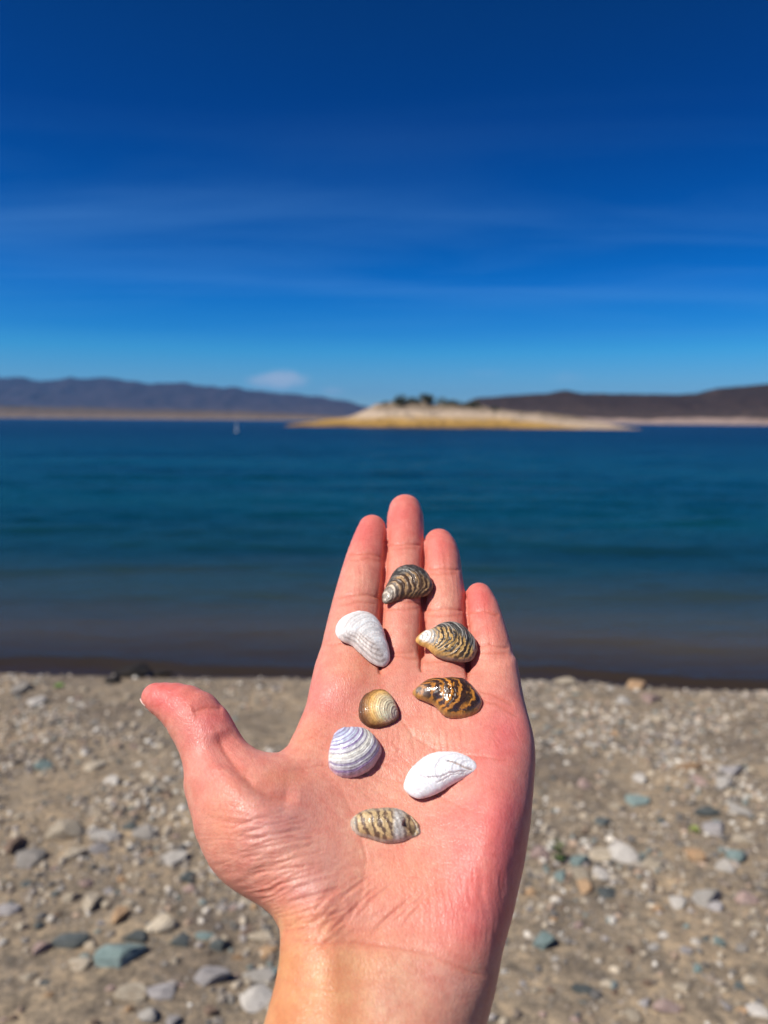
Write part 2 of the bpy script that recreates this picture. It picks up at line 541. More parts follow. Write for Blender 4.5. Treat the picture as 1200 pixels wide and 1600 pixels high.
def mat_island():
    m = Mat('island_ground')
    geo = m.n.new('ShaderNodeNewGeometry')
    sx = m.n.new('ShaderNodeSeparateXYZ'); m.l.new(geo.outputs['Position'], sx.inputs[0])
    n = m.noise(.16, 5, .6, geo.outputs['Position']); n2 = m.noise(1.3, 5, .6, geo.outputs['Position'])
    side = m.rng(sx.outputs['X'], 28, 50, 0, .5)
    f = m.math('ADD', m.rng(sx.outputs['Z'], 0, 4.6, 0, 1), m.math('ADD', side, m.math('MULTIPLY', m.math('SUBTRACT', n, .5), .5)))
    c = m.ramp(f, [(0, (.13, .085, .04)), (.06, (.30, .175, .050)), (.38, (.42, .255, .075)), (.54, (.46, .34, .22)), (.78, (.50, .39, .29)), (1, (.26, .20, .14))])
    c = m.mix(.6, c, m.ramp(n2, [(.3, (.55, .5, .45)), (.55, (1, 1, 1)), (.7, (1.2, 1.2, 1.2))]), 'MULTIPLY')
    n3 = m.noise(.55, 5, .65, geo.outputs['Position'])
    c = m.mix(m.ramp(n3, [(.57, (0, 0, 0)), (.64, (.6, .6, .6))]), c, (.085, .075, .04))
    m.put('Base Color', c); m.put('Roughness', .95); m.put('Specular IOR Level', .1)
    m.put('Normal', m.bump(n2, .7, .5))
    return m.m


ISL_Y = 205.0
island = ridge('island', ISL_Y, [(425, 668), (455, 661), (500, 656), (545, 650), (572, 639), (592, 629), (615, 626), (650, 627), (700, 628), (745, 632), (775, 637), (820, 642), (870, 646), (905, 652), (940, 659), (975, 666)], 26, mat_island(),
               'low island of golden grass and pale rock in the middle of the lake', nx=300, ny=40, rough=.40, seed=23, gully=.13, jagged=.20)


# bushes along the island's top
def foliage_mesh(name, n, size, leaf, seed, squash=.8):
    R = np.random.default_rng(seed)
    V, Fc = [], []
    lobes = [(R.uniform(-.5, .5), R.uniform(-.4, .4), R.uniform(.25, .85), R.uniform(.28, .5)) for _ in range(7)]
    for k in range(n):
        L = lobes[R.integers(len(lobes))]
        d = R.normal(size=3); d /= np.linalg.norm(d)
        p = np.array(L[:3]) + d * L[3] * R.uniform(.55, 1.05) * np.array([1, 1, squash])
        p[2] = max(p[2], .03)
        a = R.normal(size=3); a /= np.linalg.norm(a)
        b = np.cross(a, R.normal(size=3)); b /= np.linalg.norm(b)
        s = leaf * R.uniform(.6, 1.4)
        q = p * size
        i = len(V)
        V += [q - a * s, q + b * s * .45, q + a * s, q - b * s * .45]
        Fc.append((i, i + 1, i + 2, i + 3))
    return mesh_from(name, V, Fc, False)


def mat_leaf(name, c1, c2, scale):
    m = Mat(name)
    n = m.noise(scale, 3, .5)
    m.put('Base Color', m.ramp(n, [(.3, c1), (.7, c2)])); m.put('Roughness', .6); m.put('Specular IOR Level', .2)
    return m.m


def tube(pts, radii, seg=7):
    V, Fc = [], []
    n = len(pts)
    for i in range(n):
        p = Vector(pts[i])
        t = (Vector(pts[min(i + 1, n - 1)]) - Vector(pts[max(i - 1, 0)])).normalized()
        a = t.orthogonal().normalized(); b = t.cross(a)
        for k in range(seg):
            w = 6.2832 * k / seg
            V.append(tuple(p + (a * math.cos(w) + b * math.sin(w)) * radii[i]))
    for i in range(n - 1):
        for k in range(seg):
            k2 = (k + 1) % seg
            Fc.append((i * seg + k, i * seg + k2, (i + 1) * seg + k2, (i + 1) * seg + k))
    V.append(tuple(pts[-1])); V.append(tuple(pts[0]))
    e = len(V) - 2
    for k in range(seg):
        k2 = (k + 1) % seg
        Fc.append(((n - 1) * seg + k, (n - 1) * seg + k2, e, e)); Fc.append((k2, k, e + 1, e + 1))
    return V, Fc


def mesh_poly(name, V, Fc, smooth=True):
    me = bpy.data.meshes.new(name)
    Fc = [tuple(dict.fromkeys(f)) for f in Fc]
    me.from_pydata([tuple(v) for v in V], [], Fc)
    me.validate()
    me.polygons.foreach_set('use_smooth', [smooth] * len(me.polygons))
    me.update()
    return me


M_BUSH = mat_leaf('island_bush_leaves', (.060, .066, .036), (.125, .125, .070), .8)
M_BARK = Mat('dry_bark'); M_BARK.put('Base Color', M_BARK.ramp(M_BARK.noise(6), [(.3, (.09, .06, .04)), (.7, (.17, .12, .08))])); M_BARK.put('Roughness', .9); M_BARK = M_BARK.m
bvh_isl = BVHTree.FromPolygons([v.co[:] for v in island.data.vertices], [p.vertices[:] for p in island.data.polygons])
BUSH = [(628, 4.2, 2.9, 'broad dark green bush at the left end of the row on the island top'),
        (647, 2.6, 2.0, 'smaller dark bush beside the broad left bush on the island top'),
        (669, 4.0, 3.6, 'tallest round dark green bush on the island top'),
        (697, 3.4, 2.5, 'middle sized olive bush right of the tallest one on the island'),
        (715, 2.4, 1.8, 'small olive bush between two larger ones on the island top'),
        (738, 3.8, 2.1, 'wide low bush at the right end of the row on the island'),
        (600, 1.8, 1.2, 'little scrub bush on pale rock left of the island bushes'),
        (772, 2.0, 1.1, 'lone little scrub bush on the island slope below the dark ridge')]
for k, (px, w, h, lab) in enumerate(BUSH):
    d = ray(px, 640); x = d.x / d.y * ISL_Y
    hit = bvh_isl.ray_cast(Vector((x, ISL_Y - 1.5, 60)), Vector((0, 0, -1)))
    p = hit[0] if hit[0] else Vector((x, ISL_Y, 4))
    root = link('island_bush', None, loc=p - Vector((0, 0, .35)))
    tag(root, lab, 'bush', 'bushes on top of the island')
    me = foliage_mesh('crown', 520, 1.0, .10, 50 + k)
    c = link('crown', me, M_BUSH, root); c.scale = (w * .95, w * .8, h * .85)
    V, Fc = tube([(0, 0, -.2), (.05, 0, h * .3), (-.05, .05, h * .6)], [.14, .10, .04])
    link('trunk', mesh_poly('trunk', V, Fc), M_BARK, root)

# white float on the water
M_WHITE = Mat('white_paint'); M_WHITE.put('Base Color', M_WHITE.ramp(M_WHITE.noise(5), [(.3, (.35, .37, .38)), (.7, (.5, .52, .52))])); M_WHITE.put('Roughness', .4); M_WHITE = M_WHITE.m
bp = at_z(370, 675, 0.0)
buoy = link('marker_buoy', None, loc=bp)
buoy.scale = (.62, .62, .70)
tag(buoy, 'small white upright marker float out on the blue water at left', 'buoy')
V, Fc = tube([(0, 0, -.25), (0, 0, -.1), (0, 0, .22), (0, 0, .34), (0, 0, .36)], [.22, .34, .34, .24, .1], 18)
link('float', mesh_poly('float', V, Fc), M_WHITE, buoy)
V, Fc = tube([(0, 0, .3), (0, 0, .8), (0.02, 0, 1.35)], [.13, .11, .09], 12)
link('post', mesh_poly('post', V, Fc), M_WHITE, buoy)
V, Fc = tube([(0.02, 0, 1.3), (0.02, 0, 1.42), (0.02, 0, 1.58), (.02, 0, 1.64)], [.1, .2, .2, .06], 14)
link('top_mark', mesh_poly('top_mark', V, Fc), M_WHITE, buoy)

#==HAND==
# ------------------------------------------------------------------ the hand
HC = CAM + ray(640, 1200) * 0.290                     # middle of the palm
HU = RM @ Vector((1, 0, 0))
HV = RM @ Vector((0, 0.664, -0.748)); HV.normalize()  # towards the finger tips, leaning away from the camera
HN = HU.cross(HV).normalized()                        # out of the palm
HM = np.array([HU, HV, HN])                           # rows
CAMN = np.array(CAM); HCN = np.array(HC); RMN = np.array(RM)


def px_rays(p):
    p = np.asarray(p, float).reshape(-1, 2)
    d = np.stack([(p[:, 0] - 600) / F, -(p[:, 1] - 800) / F, -np.ones(len(p))], -1)
    return d @ RMN.T                                   # not normalised: t = depth along the lens axis


def px_local(p, w=0.0):
    d = px_rays(p)
    n = HM[2]
    t = (w - (CAMN - HCN) @ n) / (d @ n)
    X = CAMN + d * t[:, None]
    return (X - HCN) @ HM.T, t                         # local (u, v, w), depth


def local_px(L):
    X = L @ HM + HCN - CAMN
    c = X @ RMN
    return np.stack([600 + F * c[:, 0] / -c[:, 2], 800 - F * c[:, 1] / -c[:, 2]], -1)


def poly_sd(U, V, P):
    """signed distance, positive inside"""
    d2 = np.full(U.shape, 1e9); ins = np.zeros(U.shape, bool)
    n = len(P)
    for i in range(n):
        a, b = P[i], P[(i + 1) % n]
        ex, ey = b[0] - a[0], b[1] - a[1]
        wx, wy = U - a[0], V - a[1]
        t = np.clip((wx * ex + wy * ey) / (ex * ex + ey * ey + 1e-18), 0, 1)
        d2 = np.minimum(d2, (wx - ex * t) ** 2 + (wy - ey * t) ** 2)
        c = (a[1] > V) != (b[1] > V)
        with np.errstate(divide='ignore', invalid='ignore'):
            xi = ex * (V - a[1]) / (ey if ey != 0 else 1e-12) + a[0]
        ins ^= c & (U < xi)
    d = np.sqrt(d2)
    return np.where(ins, d, -d)


def line_d(p, pl):
    """distance of points p (n,2) to polyline pl, and parameter along it"""
    best = np.full(len(p), 1e9); par = np.zeros(len(p))
    pl = np.asarray(pl, float); n = len(pl) - 1
    for i in range(n):
        a, b = pl[i], pl[i + 1]
        e = b - a; w = p - a
        t = np.clip((w @ e) / (e @ e + 1e-12), 0, 1)
        d = np.hypot(w[:, 0] - e[0] * t, w[:, 1] - e[1] * t)
        m = d < best
        best = np.where(m, d, best); par = np.where(m, (i + t) / n, par)
    return best, par


def smin(a, b, k):
    h = np.clip(k - np.abs(a - b), 0, None) / k
    return np.minimum(a, b) - h * h * k * .25


GS = 0.00085
u0, u1, v0, v1, w0, w1 = -.128, .062, -.335, .155, -.062, .034
gu = np.arange(u0, u1, GS); gv = np.arange(v0, v1, GS); gw = np.arange(w0, w1, GS)
UU, VV = np.meshgrid(gu, gv, indexing='ij')
FAR = 0.02

PALM = [(506, 1030), (496, 1047), (484, 1093), (471, 1125), (459, 1153), (448, 1176), (436, 1190), (420, 1197), (400, 1203), (370, 1206), (320, 1218), (304, 1243), (314, 1280), (318, 1307),
        (329, 1328), (349, 1350), (380, 1384), (404, 1408), (426, 1432), (437, 1452), (439, 1470), (437, 1504), (430, 1540), (412, 1598), (398, 1640)]
PALM_R = [(746, 1640), (762, 1596), (774, 1552), (785, 1490), (801, 1432), (817, 1360), (826, 1300), (830, 1256), (834, 1210), (834, 1184), (831, 1162), (824, 1134), (814, 1106),
          (808, 1077), (803, 1045), (760, 1058), (731, 1064), (700, 1052), (658, 1040), (625, 1030), (594, 1040), (560, 1030)]
pl_l = px_local(PALM)[0][:, :2]; pl_r = px_local(PALM_R)[0][:, :2]
a, b = pl_l[-1], pl_r[0]
arm = [(a[0] - .006, a[1] - .045), (a[0] - .015, a[1] - .110), (a[0] - .026, -.327), (b[0] - .026, -.327), (b[0] - .006, b[1] - .110), (b[0] - .002, b[1] - .045)]
PL = np.array([*pl_l, *arm, *pl_r])
D2 = poly_sd(UU, VV, PL)
PXG = local_px(np.stack([UU.ravel(), VV.ravel(), np.zeros(UU.size)], -1))
PXY = PXG[:, 1].reshape(UU.shape); PXX = PXG[:, 0].reshape(UU.shape)
VY = {}


def gau(cx, cy, su, sv, ang=0):
    c = px_local([(cx, cy)])[0][0]
    x, y = UU - c[0], VV - c[1]
    ca, sa = math.cos(ang), math.sin(ang)
    return np.exp(-(((x * ca + y * sa) / su) ** 2 + ((-x * sa + y * ca) / sv) ** 2))


vy = lambda y: px_local([(640, y)])[0][0, 1]
TH = np.interp(VV, [-.33, vy(1700), vy(1560), vy(1480), vy(1400), vy(1300), vy(1180), vy(1110), vy(1040)],
               [.030, .024, .0185, .0172, .0165, .0155, .0132, .0122, .0098])
bumpf = (0.0080 * gau(395, 1330, .017, .026, .35) + .0035 * gau(345, 1250, .012, .016) + .0055 * gau(765, 1340, .012, .030) + .0020 * gau(770, 1200, .012, .016)
         - .0042 * gau(600, 1265, .020, .024) - .0022 * gau(585, 1450, .014, .020, -.3)
         + .0014 * gau(555, 1085, .008, .007) + .0010 * gau(625, 1078, .007, .006) + .0014 * gau(692, 1098, .008, .007) + .0014 * gau(765, 1120, .009, .009)
         - .0012 * gau(600, 1140, .03, .005) - .0012 * gau(590, 1478, .03, .004) + .0011 * gau(520, 1590, .0055, .030, .10) + .0005 * gau(610, 1600, .006, .02, .1))
zc = bumpf / 2 + np.interp(VV, [-.33, vy(1700), vy(1480), vy(1100)], [-.024, -.006, 0, 0])
TT = TH + bumpf / 2
TT = np.maximum(TT, .006)

W3 = gw[None, None, :] - zc[:, :, None]
Rr = TT[:, :, None] * .96
Rr = Rr * (1 - .34 * sstep(690, 780, PXX) * sstep(1420, 1260, PXY))[:, :, None]
q0 = Rr - np.clip(D2, -.02, None)[:, :, None]
q0 = .5 * (q0 + np.sqrt(q0 * q0 + .0035 ** 2)) - .0002
q1 = np.abs(W3) - (TT[:, :, None] - Rr)
S = np.hypot(np.maximum(q0, 0), np.maximum(q1, 0)) + np.minimum(np.maximum(q0, q1), 0) - Rr
S = S.astype(np.float32)
del W3, q0, q1


def chain(spheres, kw=1.0):
    """field of a chain of spheres [(u,v,w,r)...], joined by cones"""
    out = np.full(S.shape, FAR, np.float32)
    sp = np.array(spheres)
    for i in range(len(sp) - 1):
        A, B = sp[i], sp[i + 1]
        lo = np.minimum(A[:3] - A[3], B[:3] - B[3]) - FAR; hi = np.maximum(A[:3] + A[3], B[:3] + B[3]) + FAR
        i0, i1 = np.searchsorted(gu, [lo[0], hi[0]]); j0, j1 = np.searchsorted(gv, [lo[1], hi[1]]); k0, k1 = np.searchsorted(gw, [lo[2], hi[2]])
        x = gu[i0:i1, None, None]; y = gv[None, j0:j1, None]; z = gw[None, None, k0:k1]
        e = B[:3] - A[:3]; L2 = e @ e
        t = np.clip(((x - A[0]) * e[0] + (y - A[1]) * e[1] + (z - A[2]) * e[2]) / L2, 0, 1)
        d = np.sqrt((x - A[0] - e[0] * t) ** 2 + (y - A[1] - e[1] * t) ** 2 + ((z - A[2] - e[2] * t) / kw) ** 2) - (A[3] + (B[3] - A[3]) * t)
        out[i0:i1, j0:j1, k0:k1] = np.minimum(out[i0:i1, j0:j1, k0:k1], d)
    return out


def finger(rows, tip, wz, grow=1.055):
    """rows: (y, left x, right x) in the photograph; tip y; wz: centre height per row"""
    ys = np.linspace(rows[0][0], rows[-1][0], 26)
    Lx = np.interp(ys, [r[0] for r in rows], [r[1] for r in rows]); Rx = np.interp(ys, [r[0] for r in rows], [r[2] for r in rows])
    ww = np.interp(ys, [rows[0][0], (rows[0][0] + rows[-1][0]) / 2, rows[-1][0]], wz)
    out = []
    for y, l, r, w in zip(ys, Lx, Rx, ww):
        loc, t = px_local([((l + r) / 2, y)], w)
        out.append((*loc[0], (r - l) / 2 * t[0] / F * .985 * grow))
    # rounded tip
    return out


FING = {
    'index': ([(825, 560.5, 602), (835, 556, 604), (865, 544, 604), (900, 533, 601), (935, 523, 598.5), (970, 514, 596), (1000, 507, 595), (1045, 497, 594), (1085, 490, 596)], (.0058, .0030, .0005)),
    'middle': ([(797, 608.5, 657.5), (810, 605.5, 661), (844, 604.5, 661), (886, 600, 662), (940, 596, 662.5), (988, 594.5, 661), (1040, 594, 658), (1080, 594, 658)], (.0050, .0030, .0002)),
    'ring': ([(848, 664, 708), (858, 662, 714), (871, 661.5, 718), (898, 661, 721), (934, 661, 726), (970, 662, 729), (1000, 661, 730), (1050, 660, 731), (1090, 660, 731)], (.0040, .0020, -.0004)),
    'little': ([(930, 729, 768), (940, 728, 774), (955, 728, 781), (985, 730, 790), (1015, 731, 799), (1055, 731, 806), (1090, 733, 812), (1115, 735, 817)], (.0045, .0025, -.001)),
}
fld = None
FSP = {}
for k, (rows, wz) in FING.items():
    sp = finger(rows, 0, wz)
    FSP[k] = sp
    f = chain(sp, .96)
    fld = f if fld is None else np.minimum(fld, f)
S = smin(S, fld, .0045)

THUMB = [(243.5, 1088.5, 22.5, .010), (256, 1093, 27.5, .0105), (272, 1099, 33, .0105), (288, 1108, 38.5, .0105), (304, 1122, 44, .010), (317, 1140, 46, .009), (326, 1158, 47, .008), (336, 1180, 49.5, .0065),
         (348, 1204, 54, .005), (364, 1232, 60, .0035), (386, 1268, 70, .003), (405, 1300, 78, .002)]
ths = []
for (x, y, r, w) in THUMB:
    loc, t = px_local([(x, y)], w)
    ths.append((*loc[0], r * t[0] / F))
tf = chain(ths, .90)
S = smin(S, tf, .0105)
FSP['thumb'] = ths
del fld, f, tf


def surface_nets(S, org, h):
    nx, ny, nz = S.shape
    neg = S < 0
    c = [neg[i:nx - 1 + i, j:ny - 1 + j, k:nz - 1 + k] for i in (0, 1) for j in (0, 1) for k in (0, 1)]
    cnt = sum(x.astype(np.int8) for x in c)
    act = (cnt > 0) & (cnt < 8)
    ids = np.full(act.shape, -1, np.int64)
    I, J, K = np.nonzero(act)
    ids[I, J, K] = np.arange(len(I))
    acc = np.zeros((len(I), 3)); num = np.zeros(len(I))
    cor = [(i, j, k) for i in (0, 1) for j in (0, 1) for k in (0, 1)]
    vals = [S[I + i, J + j, K + k].astype(float) for i, j, k in cor]
    for a in range(8):
        for b in range(a + 1, 8):
            if sum(abs(cor[a][q] - cor[b][q]) for q in range(3)) != 1: continue
            m = (vals[a] < 0) != (vals[b] < 0)
            t = np.where(m, vals[a] / np.where(m, vals[a] - vals[b], 1), 0)
            for q in range(3):
                acc[:, q] += np.where(m, cor[a][q] + (cor[b][q] - cor[a][q]) * t, 0)
            num += m
    P = acc / num[:, None] + np.stack([I, J, K], -1)
    P = org + P * h
    quads = []
    n = neg
    # x edges
    for ax in range(3):
        sl0 = [slice(None)] * 3; sl1 = [slice(None)] * 3
        sl0[ax] = slice(0, -1); sl1[ax] = slice(1, None)
        A, B = n[tuple(sl0)], n[tuple(sl1)]
        e = np.nonzero(A != B)
        e = [x.copy() for x in e]
        o1, o2 = [q for q in range(3) if q != ax]
        ok = (e[o1] > 0) & (e[o2] > 0) & (e[o1] < S.shape[o1] - 1) & (e[o2] < S.shape[o2] - 1)
        e = [x[ok] for x in e]
        flip = A[tuple(e)]
        def idf(d1, d2):
            q = list(e); q[o1] = q[o1] + d1; q[o2] = q[o2] + d2
            return ids[tuple(q)]
        Q = np.stack([idf(-1, -1), idf(0, -1), idf(0, 0), idf(-1, 0)], -1)
        if ax == 1: flip = ~flip
        Q = np.where(flip[:, None], Q, Q[:, ::-1])
        quads.append(Q)
    return P, np.concatenate(quads)


def smooth(P, Q, it, lam=.5):
    e = np.concatenate([Q[:, [0, 1]], Q[:, [1, 2]], Q[:, [2, 3]], Q[:, [3, 0]]])
    deg = np.bincount(e[:, 0], minlength=len(P)) + np.bincount(e[:, 1], minlength=len(P))
    for _ in range(it):
        N = np.stack([np.bincount(e[:, 0], P[e[:, 1], q], len(P)) + np.bincount(e[:, 1], P[e[:, 0], q], len(P)) for q in range(3)], -1)
        P = P + lam * (N / deg[:, None] - P)
    return P


P, Q = surface_nets(S, np.array([gu[0], gv[0], gw[0]]), GS)
del S
P = smooth(P, Q, 2)
# keep only the skin that belongs to the hand (drop stray shells)
tmp = mesh_from('tmp_skin', P, Q)
to = bpy.data.objects.new('tmp_skin', tmp); COL.objects.link(to)
md = to.modifiers.new('s', 'SUBSURF'); md.levels = 1; md.render_levels = 1
dg = bpy.context.evaluated_depsgraph_get()
me = bpy.data.meshes.new_from_object(to.evaluated_get(dg))
bpy.data.objects.remove(to); bpy.data.meshes.remove(tmp)
me.name = 'person'
nv = len(me.vertices)
co = np.empty(nv * 3, np.float32); me.vertices.foreach_get('co', co); co = co.reshape(-1, 3).astype(float)
no = np.empty(nv * 3, np.float32); me.vertices.foreach_get('normal', no); no = no.reshape(-1, 3).astype(float)
ppx = local_px(co)
front = sstep(-.1, .45, no[:, 2])
disp = np.zeros(nv); redl = np.zeros(nv)
mm = .001


WOB = np.stack([vnoise(ppx[:, 0] * .05, ppx[:, 1] * .05, seed=4), vnoise(ppx[:, 0] * .05, ppx[:, 1] * .05, seed=5)], -1) - .5


def crease(pl, depth, sig, pink=.5, wide=None, wdepth=0, wob=2.0):
    """a line in the skin: sharp valley of half width sig (mm), with an optional broad hollow round it"""
    pa = np.array(pl, float); mg = 6 + 12 * (wide or sig)
    m = np.nonzero((ppx[:, 0] > pa[:, 0].min() - mg) & (ppx[:, 0] < pa[:, 0].max() + mg) & (ppx[:, 1] > pa[:, 1].min() - mg) & (ppx[:, 1] < pa[:, 1].max() + mg) & (front > 0))[0]
    if not len(m): return
    d, t = line_d(ppx[m] + wob * WOB[m], pl)
    d = d * .29 / F / mm
    end = sstep(0, .12, t) * sstep(1, .88, t) * .999 + .001
    g = np.exp(-(d / sig) ** 2) * end
    disp[m] -= depth * mm * g * front[m]
    redl[m] = np.maximum(redl[m], pink * np.exp(-(d / (sig * 1.5)) ** 2) * end)
    if wide:
        disp[m] -= wdepth * mm * np.exp(-(d / wide) ** 2) * front[m] * end


# finger joints
for pl, dp in (([(541, 868), (560, 864), (585, 866), (604, 872)], .16), ([(545, 876), (575, 872), (602, 878)], .07), ([(523, 936), (545, 929), (575, 929), (600, 936)], .16), ([(527, 946), (560, 940), (590, 943)], .07), ([(508, 1010), (535, 1004), (560, 1008)], .08),
               ([(603, 852), (630, 849), (662, 852)], .16), ([(608, 858), (655, 857)], .06), ([(596, 944), (625, 938), (662, 942)], .18), ([(598, 952), (660, 950)], .08), ([(595, 1028), (625, 1024), (658, 1030)], .12), ([(600, 1020), (650, 1018)], .07),
               ([(664, 890), (690, 886), (722, 891)], .15), ([(668, 896), (716, 896)], .06), ([(662, 955), (695, 949), (727, 955)], .16), ([(664, 962), (726, 962)], .07), ([(661, 1036), (700, 1032), (730, 1040)], .10),
               ([(730, 960), (755, 954), (782, 962)], .13), ([(731, 1013), (765, 1006), (798, 1014)], .16), ([(734, 1020), (795, 1021)], .06), ([(738, 1078), (770, 1085), (806, 1104)], .10), ([(742, 1090), (775, 1100), (812, 1122)], .08)):
    crease(pl, dp * 1.9, .45, .75, 2.4, dp * 1.7)
# the slits between the fingers, their shade also tinted into the skin
for pl in ([(604, 822), (603, 870), (599, 920), (595, 980), (594, 1044), (596, 1056)], [(662, 845), (662, 900), (662, 950), (660, 1000), (658, 1040), (661, 1052)], [(727, 925), (729, 970), (731, 1020), (731, 1064), (735, 1078)]):
    crease(pl, .9, .55, .95, 1.3, .5, 0.5)
# palm lines
crease([(440, 1205), (470, 1200), (505, 1210), (535, 1238), (560, 1285), (572, 1340), (566, 1395), (545, 1440), (525, 1465)], .13, .6, .2, 4, .3)
crease([(452, 1204), (500, 1196), (560, 1205), (630, 1222), (700, 1250), (755, 1275)], .17, .5, .30, 3, .2)
crease([(808, 1192), (765, 1183), (720, 1178), (680, 1170), (645, 1150), (622, 1115), (612, 1085)], .22, .5, .35, 3, .25)
crease([(742, 1178), (700, 1186), (655, 1192), (610, 1190)], .06, .4, .2)
crease([(590, 1060), (605, 1090), (640, 1118), (690, 1124)], .06, .4, .25)
crease([(640, 1135), (646, 1165), (652, 1195)], .07, .4, .2)
crease([(560, 1300), (575, 1345), (580, 1400), (570, 1450)], .06, .5, .2)
crease([(470, 1130), (500, 1150), (540, 1155), (560, 1180)], .06, .4, .2)
crease([(462, 1160), (490, 1150), (520, 1128)], .08, .5, .45)
crease([(745, 1070), (775, 1098), (800, 1130), (812, 1160)], .07, .4, .1)
# wrist
crease([(436, 1466), (480, 1473), (530, 1471), (572, 1472), (612, 1478), (644, 1483), (680, 1493), (712, 1510), (742, 1522), (775, 1527)], .22, .7, .6, 3.5, .35)
crease([(432, 1456), (470, 1452), (510, 1442), (548, 1430)], .20, .7, .45, 3, .3)
crease([(430, 1530), (500, 1545), (560, 1548)], .05, .6, .2)
crease([(640, 1500), (680, 1530), (720, 1570)], .08, 1.2, .15)
# thumb
crease([(300, 1112), (325, 1105), (350, 1107)], .25, .6, .6, 3, .4)
crease([(292, 1120), (322, 1114), (352, 1120)], .10, .5, .3)
crease([(340, 1140), (352, 1170), (372, 1200), (398, 1225), (428, 1240), (470, 1246)], .35, 1.6, .65, 4.5, 1.3)
crease([(330, 1128), (343, 1150), (356, 1178)], .12, .8, .35)
crease([(388, 1196), (385, 1208), (396, 1222)], .18, .8, .3)
# folds that fan over the ball of the thumb
Rc = np.random.default_rng(5)
for k in range(26):
    y = 1290 + k * 6.4; x0 = 345 + k * 3.4
    crease([(x0 + Rc.uniform(0, 20), y), (x0 + 55, y + Rc.uniform(-10, 2) - 8), (x0 + 100 + Rc.uniform(0, 40), y + Rc.uniform(-14, 6) - 24)], Rc.uniform(.10, .24), .55, Rc.uniform(.15, .4))
for k in range(20):
    x = Rc.uniform(610, 790); y = Rc.uniform(1125, 1165)
    crease([(x, y), (x + Rc.uniform(-6, 6), y + 20), (x + Rc.uniform(-12, 12), y + Rc.uniform(30, 60))], Rc.uniform(.06, .12), .38, .2)
for k in range(22):
    x = Rc.uniform(480, 600); y = Rc.uniform(1130, 1230)
    crease([(x, y), (x + 22, y + Rc.uniform(4, 14)), (x + 44, y + Rc.uniform(18, 34))], Rc.uniform(.05, .11), .38, .2)
for k in range(16):
    x = 640 + k * 9; crease([(x, 1370 + Rc.uniform(-20, 20)), (x + 8, 1430), (x + 4, 1480 + Rc.uniform(-10, 20))], Rc.uniform(.03, .07), .7, .15)
for k in range(14):
    x = 540 + k * 10; y = 1400 + Rc.uniform(-25, 25)
    crease([(x - 25, y + 40), (x, y + 12), (x + 30, y - 10)], Rc.uniform(.10, .2), .6, .3)
# fine texture of real relief
sc_n = co * 1000
def streak(cx, cy, sx, sy, ang, across, along, amp, seed):
    x, y = ppx[:, 0] - cx, ppx[:, 1] - cy
    ca, sa = math.cos(ang), math.sin(ang)
    g = np.exp(-(((x * ca + y * sa) / sx) ** 2 + ((-x * sa + y * ca) / sy) ** 2)) * front
    wx = 14 * (vnoise(x * .02, y * .02, seed=seed) - .5)
    n = fbm((x * ca + y * sa) * along, (-x * sa + y * ca + wx) * across, oct=3, seed=seed, gain=.55)
    r = 1 - np.abs(2 * n - 1)
    v = g * (r - .75)
    disp[:] = disp + amp * mm * v
    redl[:] = np.maximum(redl, np.clip(-v * amp * 1.4, 0, .45))
streak(420, 1385, 95, 62, -.32, .075, .013, .95, 401)
streak(400, 1300, 100, 60, .10, .09, .014, .55, 402)
streak(520, 1430, 80, 45, -.60, .09, .018, .75, 403)
streak(760, 1390, 55, 110, 1.50, .09, .014, .40, 404)
streak(560, 1200, 130, 70, .50, .11, .020, .35, 405)
streak(700, 1150, 90, 40, 1.52, .11, .03, .40, 406)
streak(600, 1540, 200, 50, .05, .10, .012, .22, 407)
streak(340, 1180, 45, 60, 1.05, .10, .016, .40, 408)
for fx, fy in ((560, 900), (630, 900), (693, 920), (760, 1000)):
    streak(fx, fy, 80, 32, 1.52, .14, .02, .26, 409 + fx)
disp += front * mm * .10 * (fbm(sc_n[:, 0] * .22, sc_n[:, 1] * .22, sc_n[:, 2] * .22, oct=4, seed=77) - .5)
disp += mm * .035 * (fbm(sc_n[:, 0] * .9, sc_n[:, 1] * .55, sc_n[:, 2] * .9, oct=2, seed=78) - .5)
co = co + no * disp[:, None]
me.vertices.foreach_set('co', co.astype(np.float32).ravel())

# skin colour: redder, paler and yellower blotches, plus highlights painted on the thumb ball
tint = np.tile(np.array([.690, .278, .198]), (nv, 1))


BF = fbm(ppx[:, 0] * .02, ppx[:, 1] * .02, oct=3, seed=88)


def blot(cx, cy, sx, sy, rgb, wgt, ang=0.0):
    global tint
    x, y = ppx[:, 0] - cx, ppx[:, 1] - cy
    ca, sa = math.cos(ang), math.sin(ang)
    g = wgt * np.exp(-(((x * ca + y * sa) / sx) ** 2 + ((-x * sa + y * ca) / sy) ** 2))
    g = np.clip(g * (.55 + .9 * BF), 0, 1)
    tint = tint * (1 - g[:, None]) + np.array(rgb) * g[:, None]


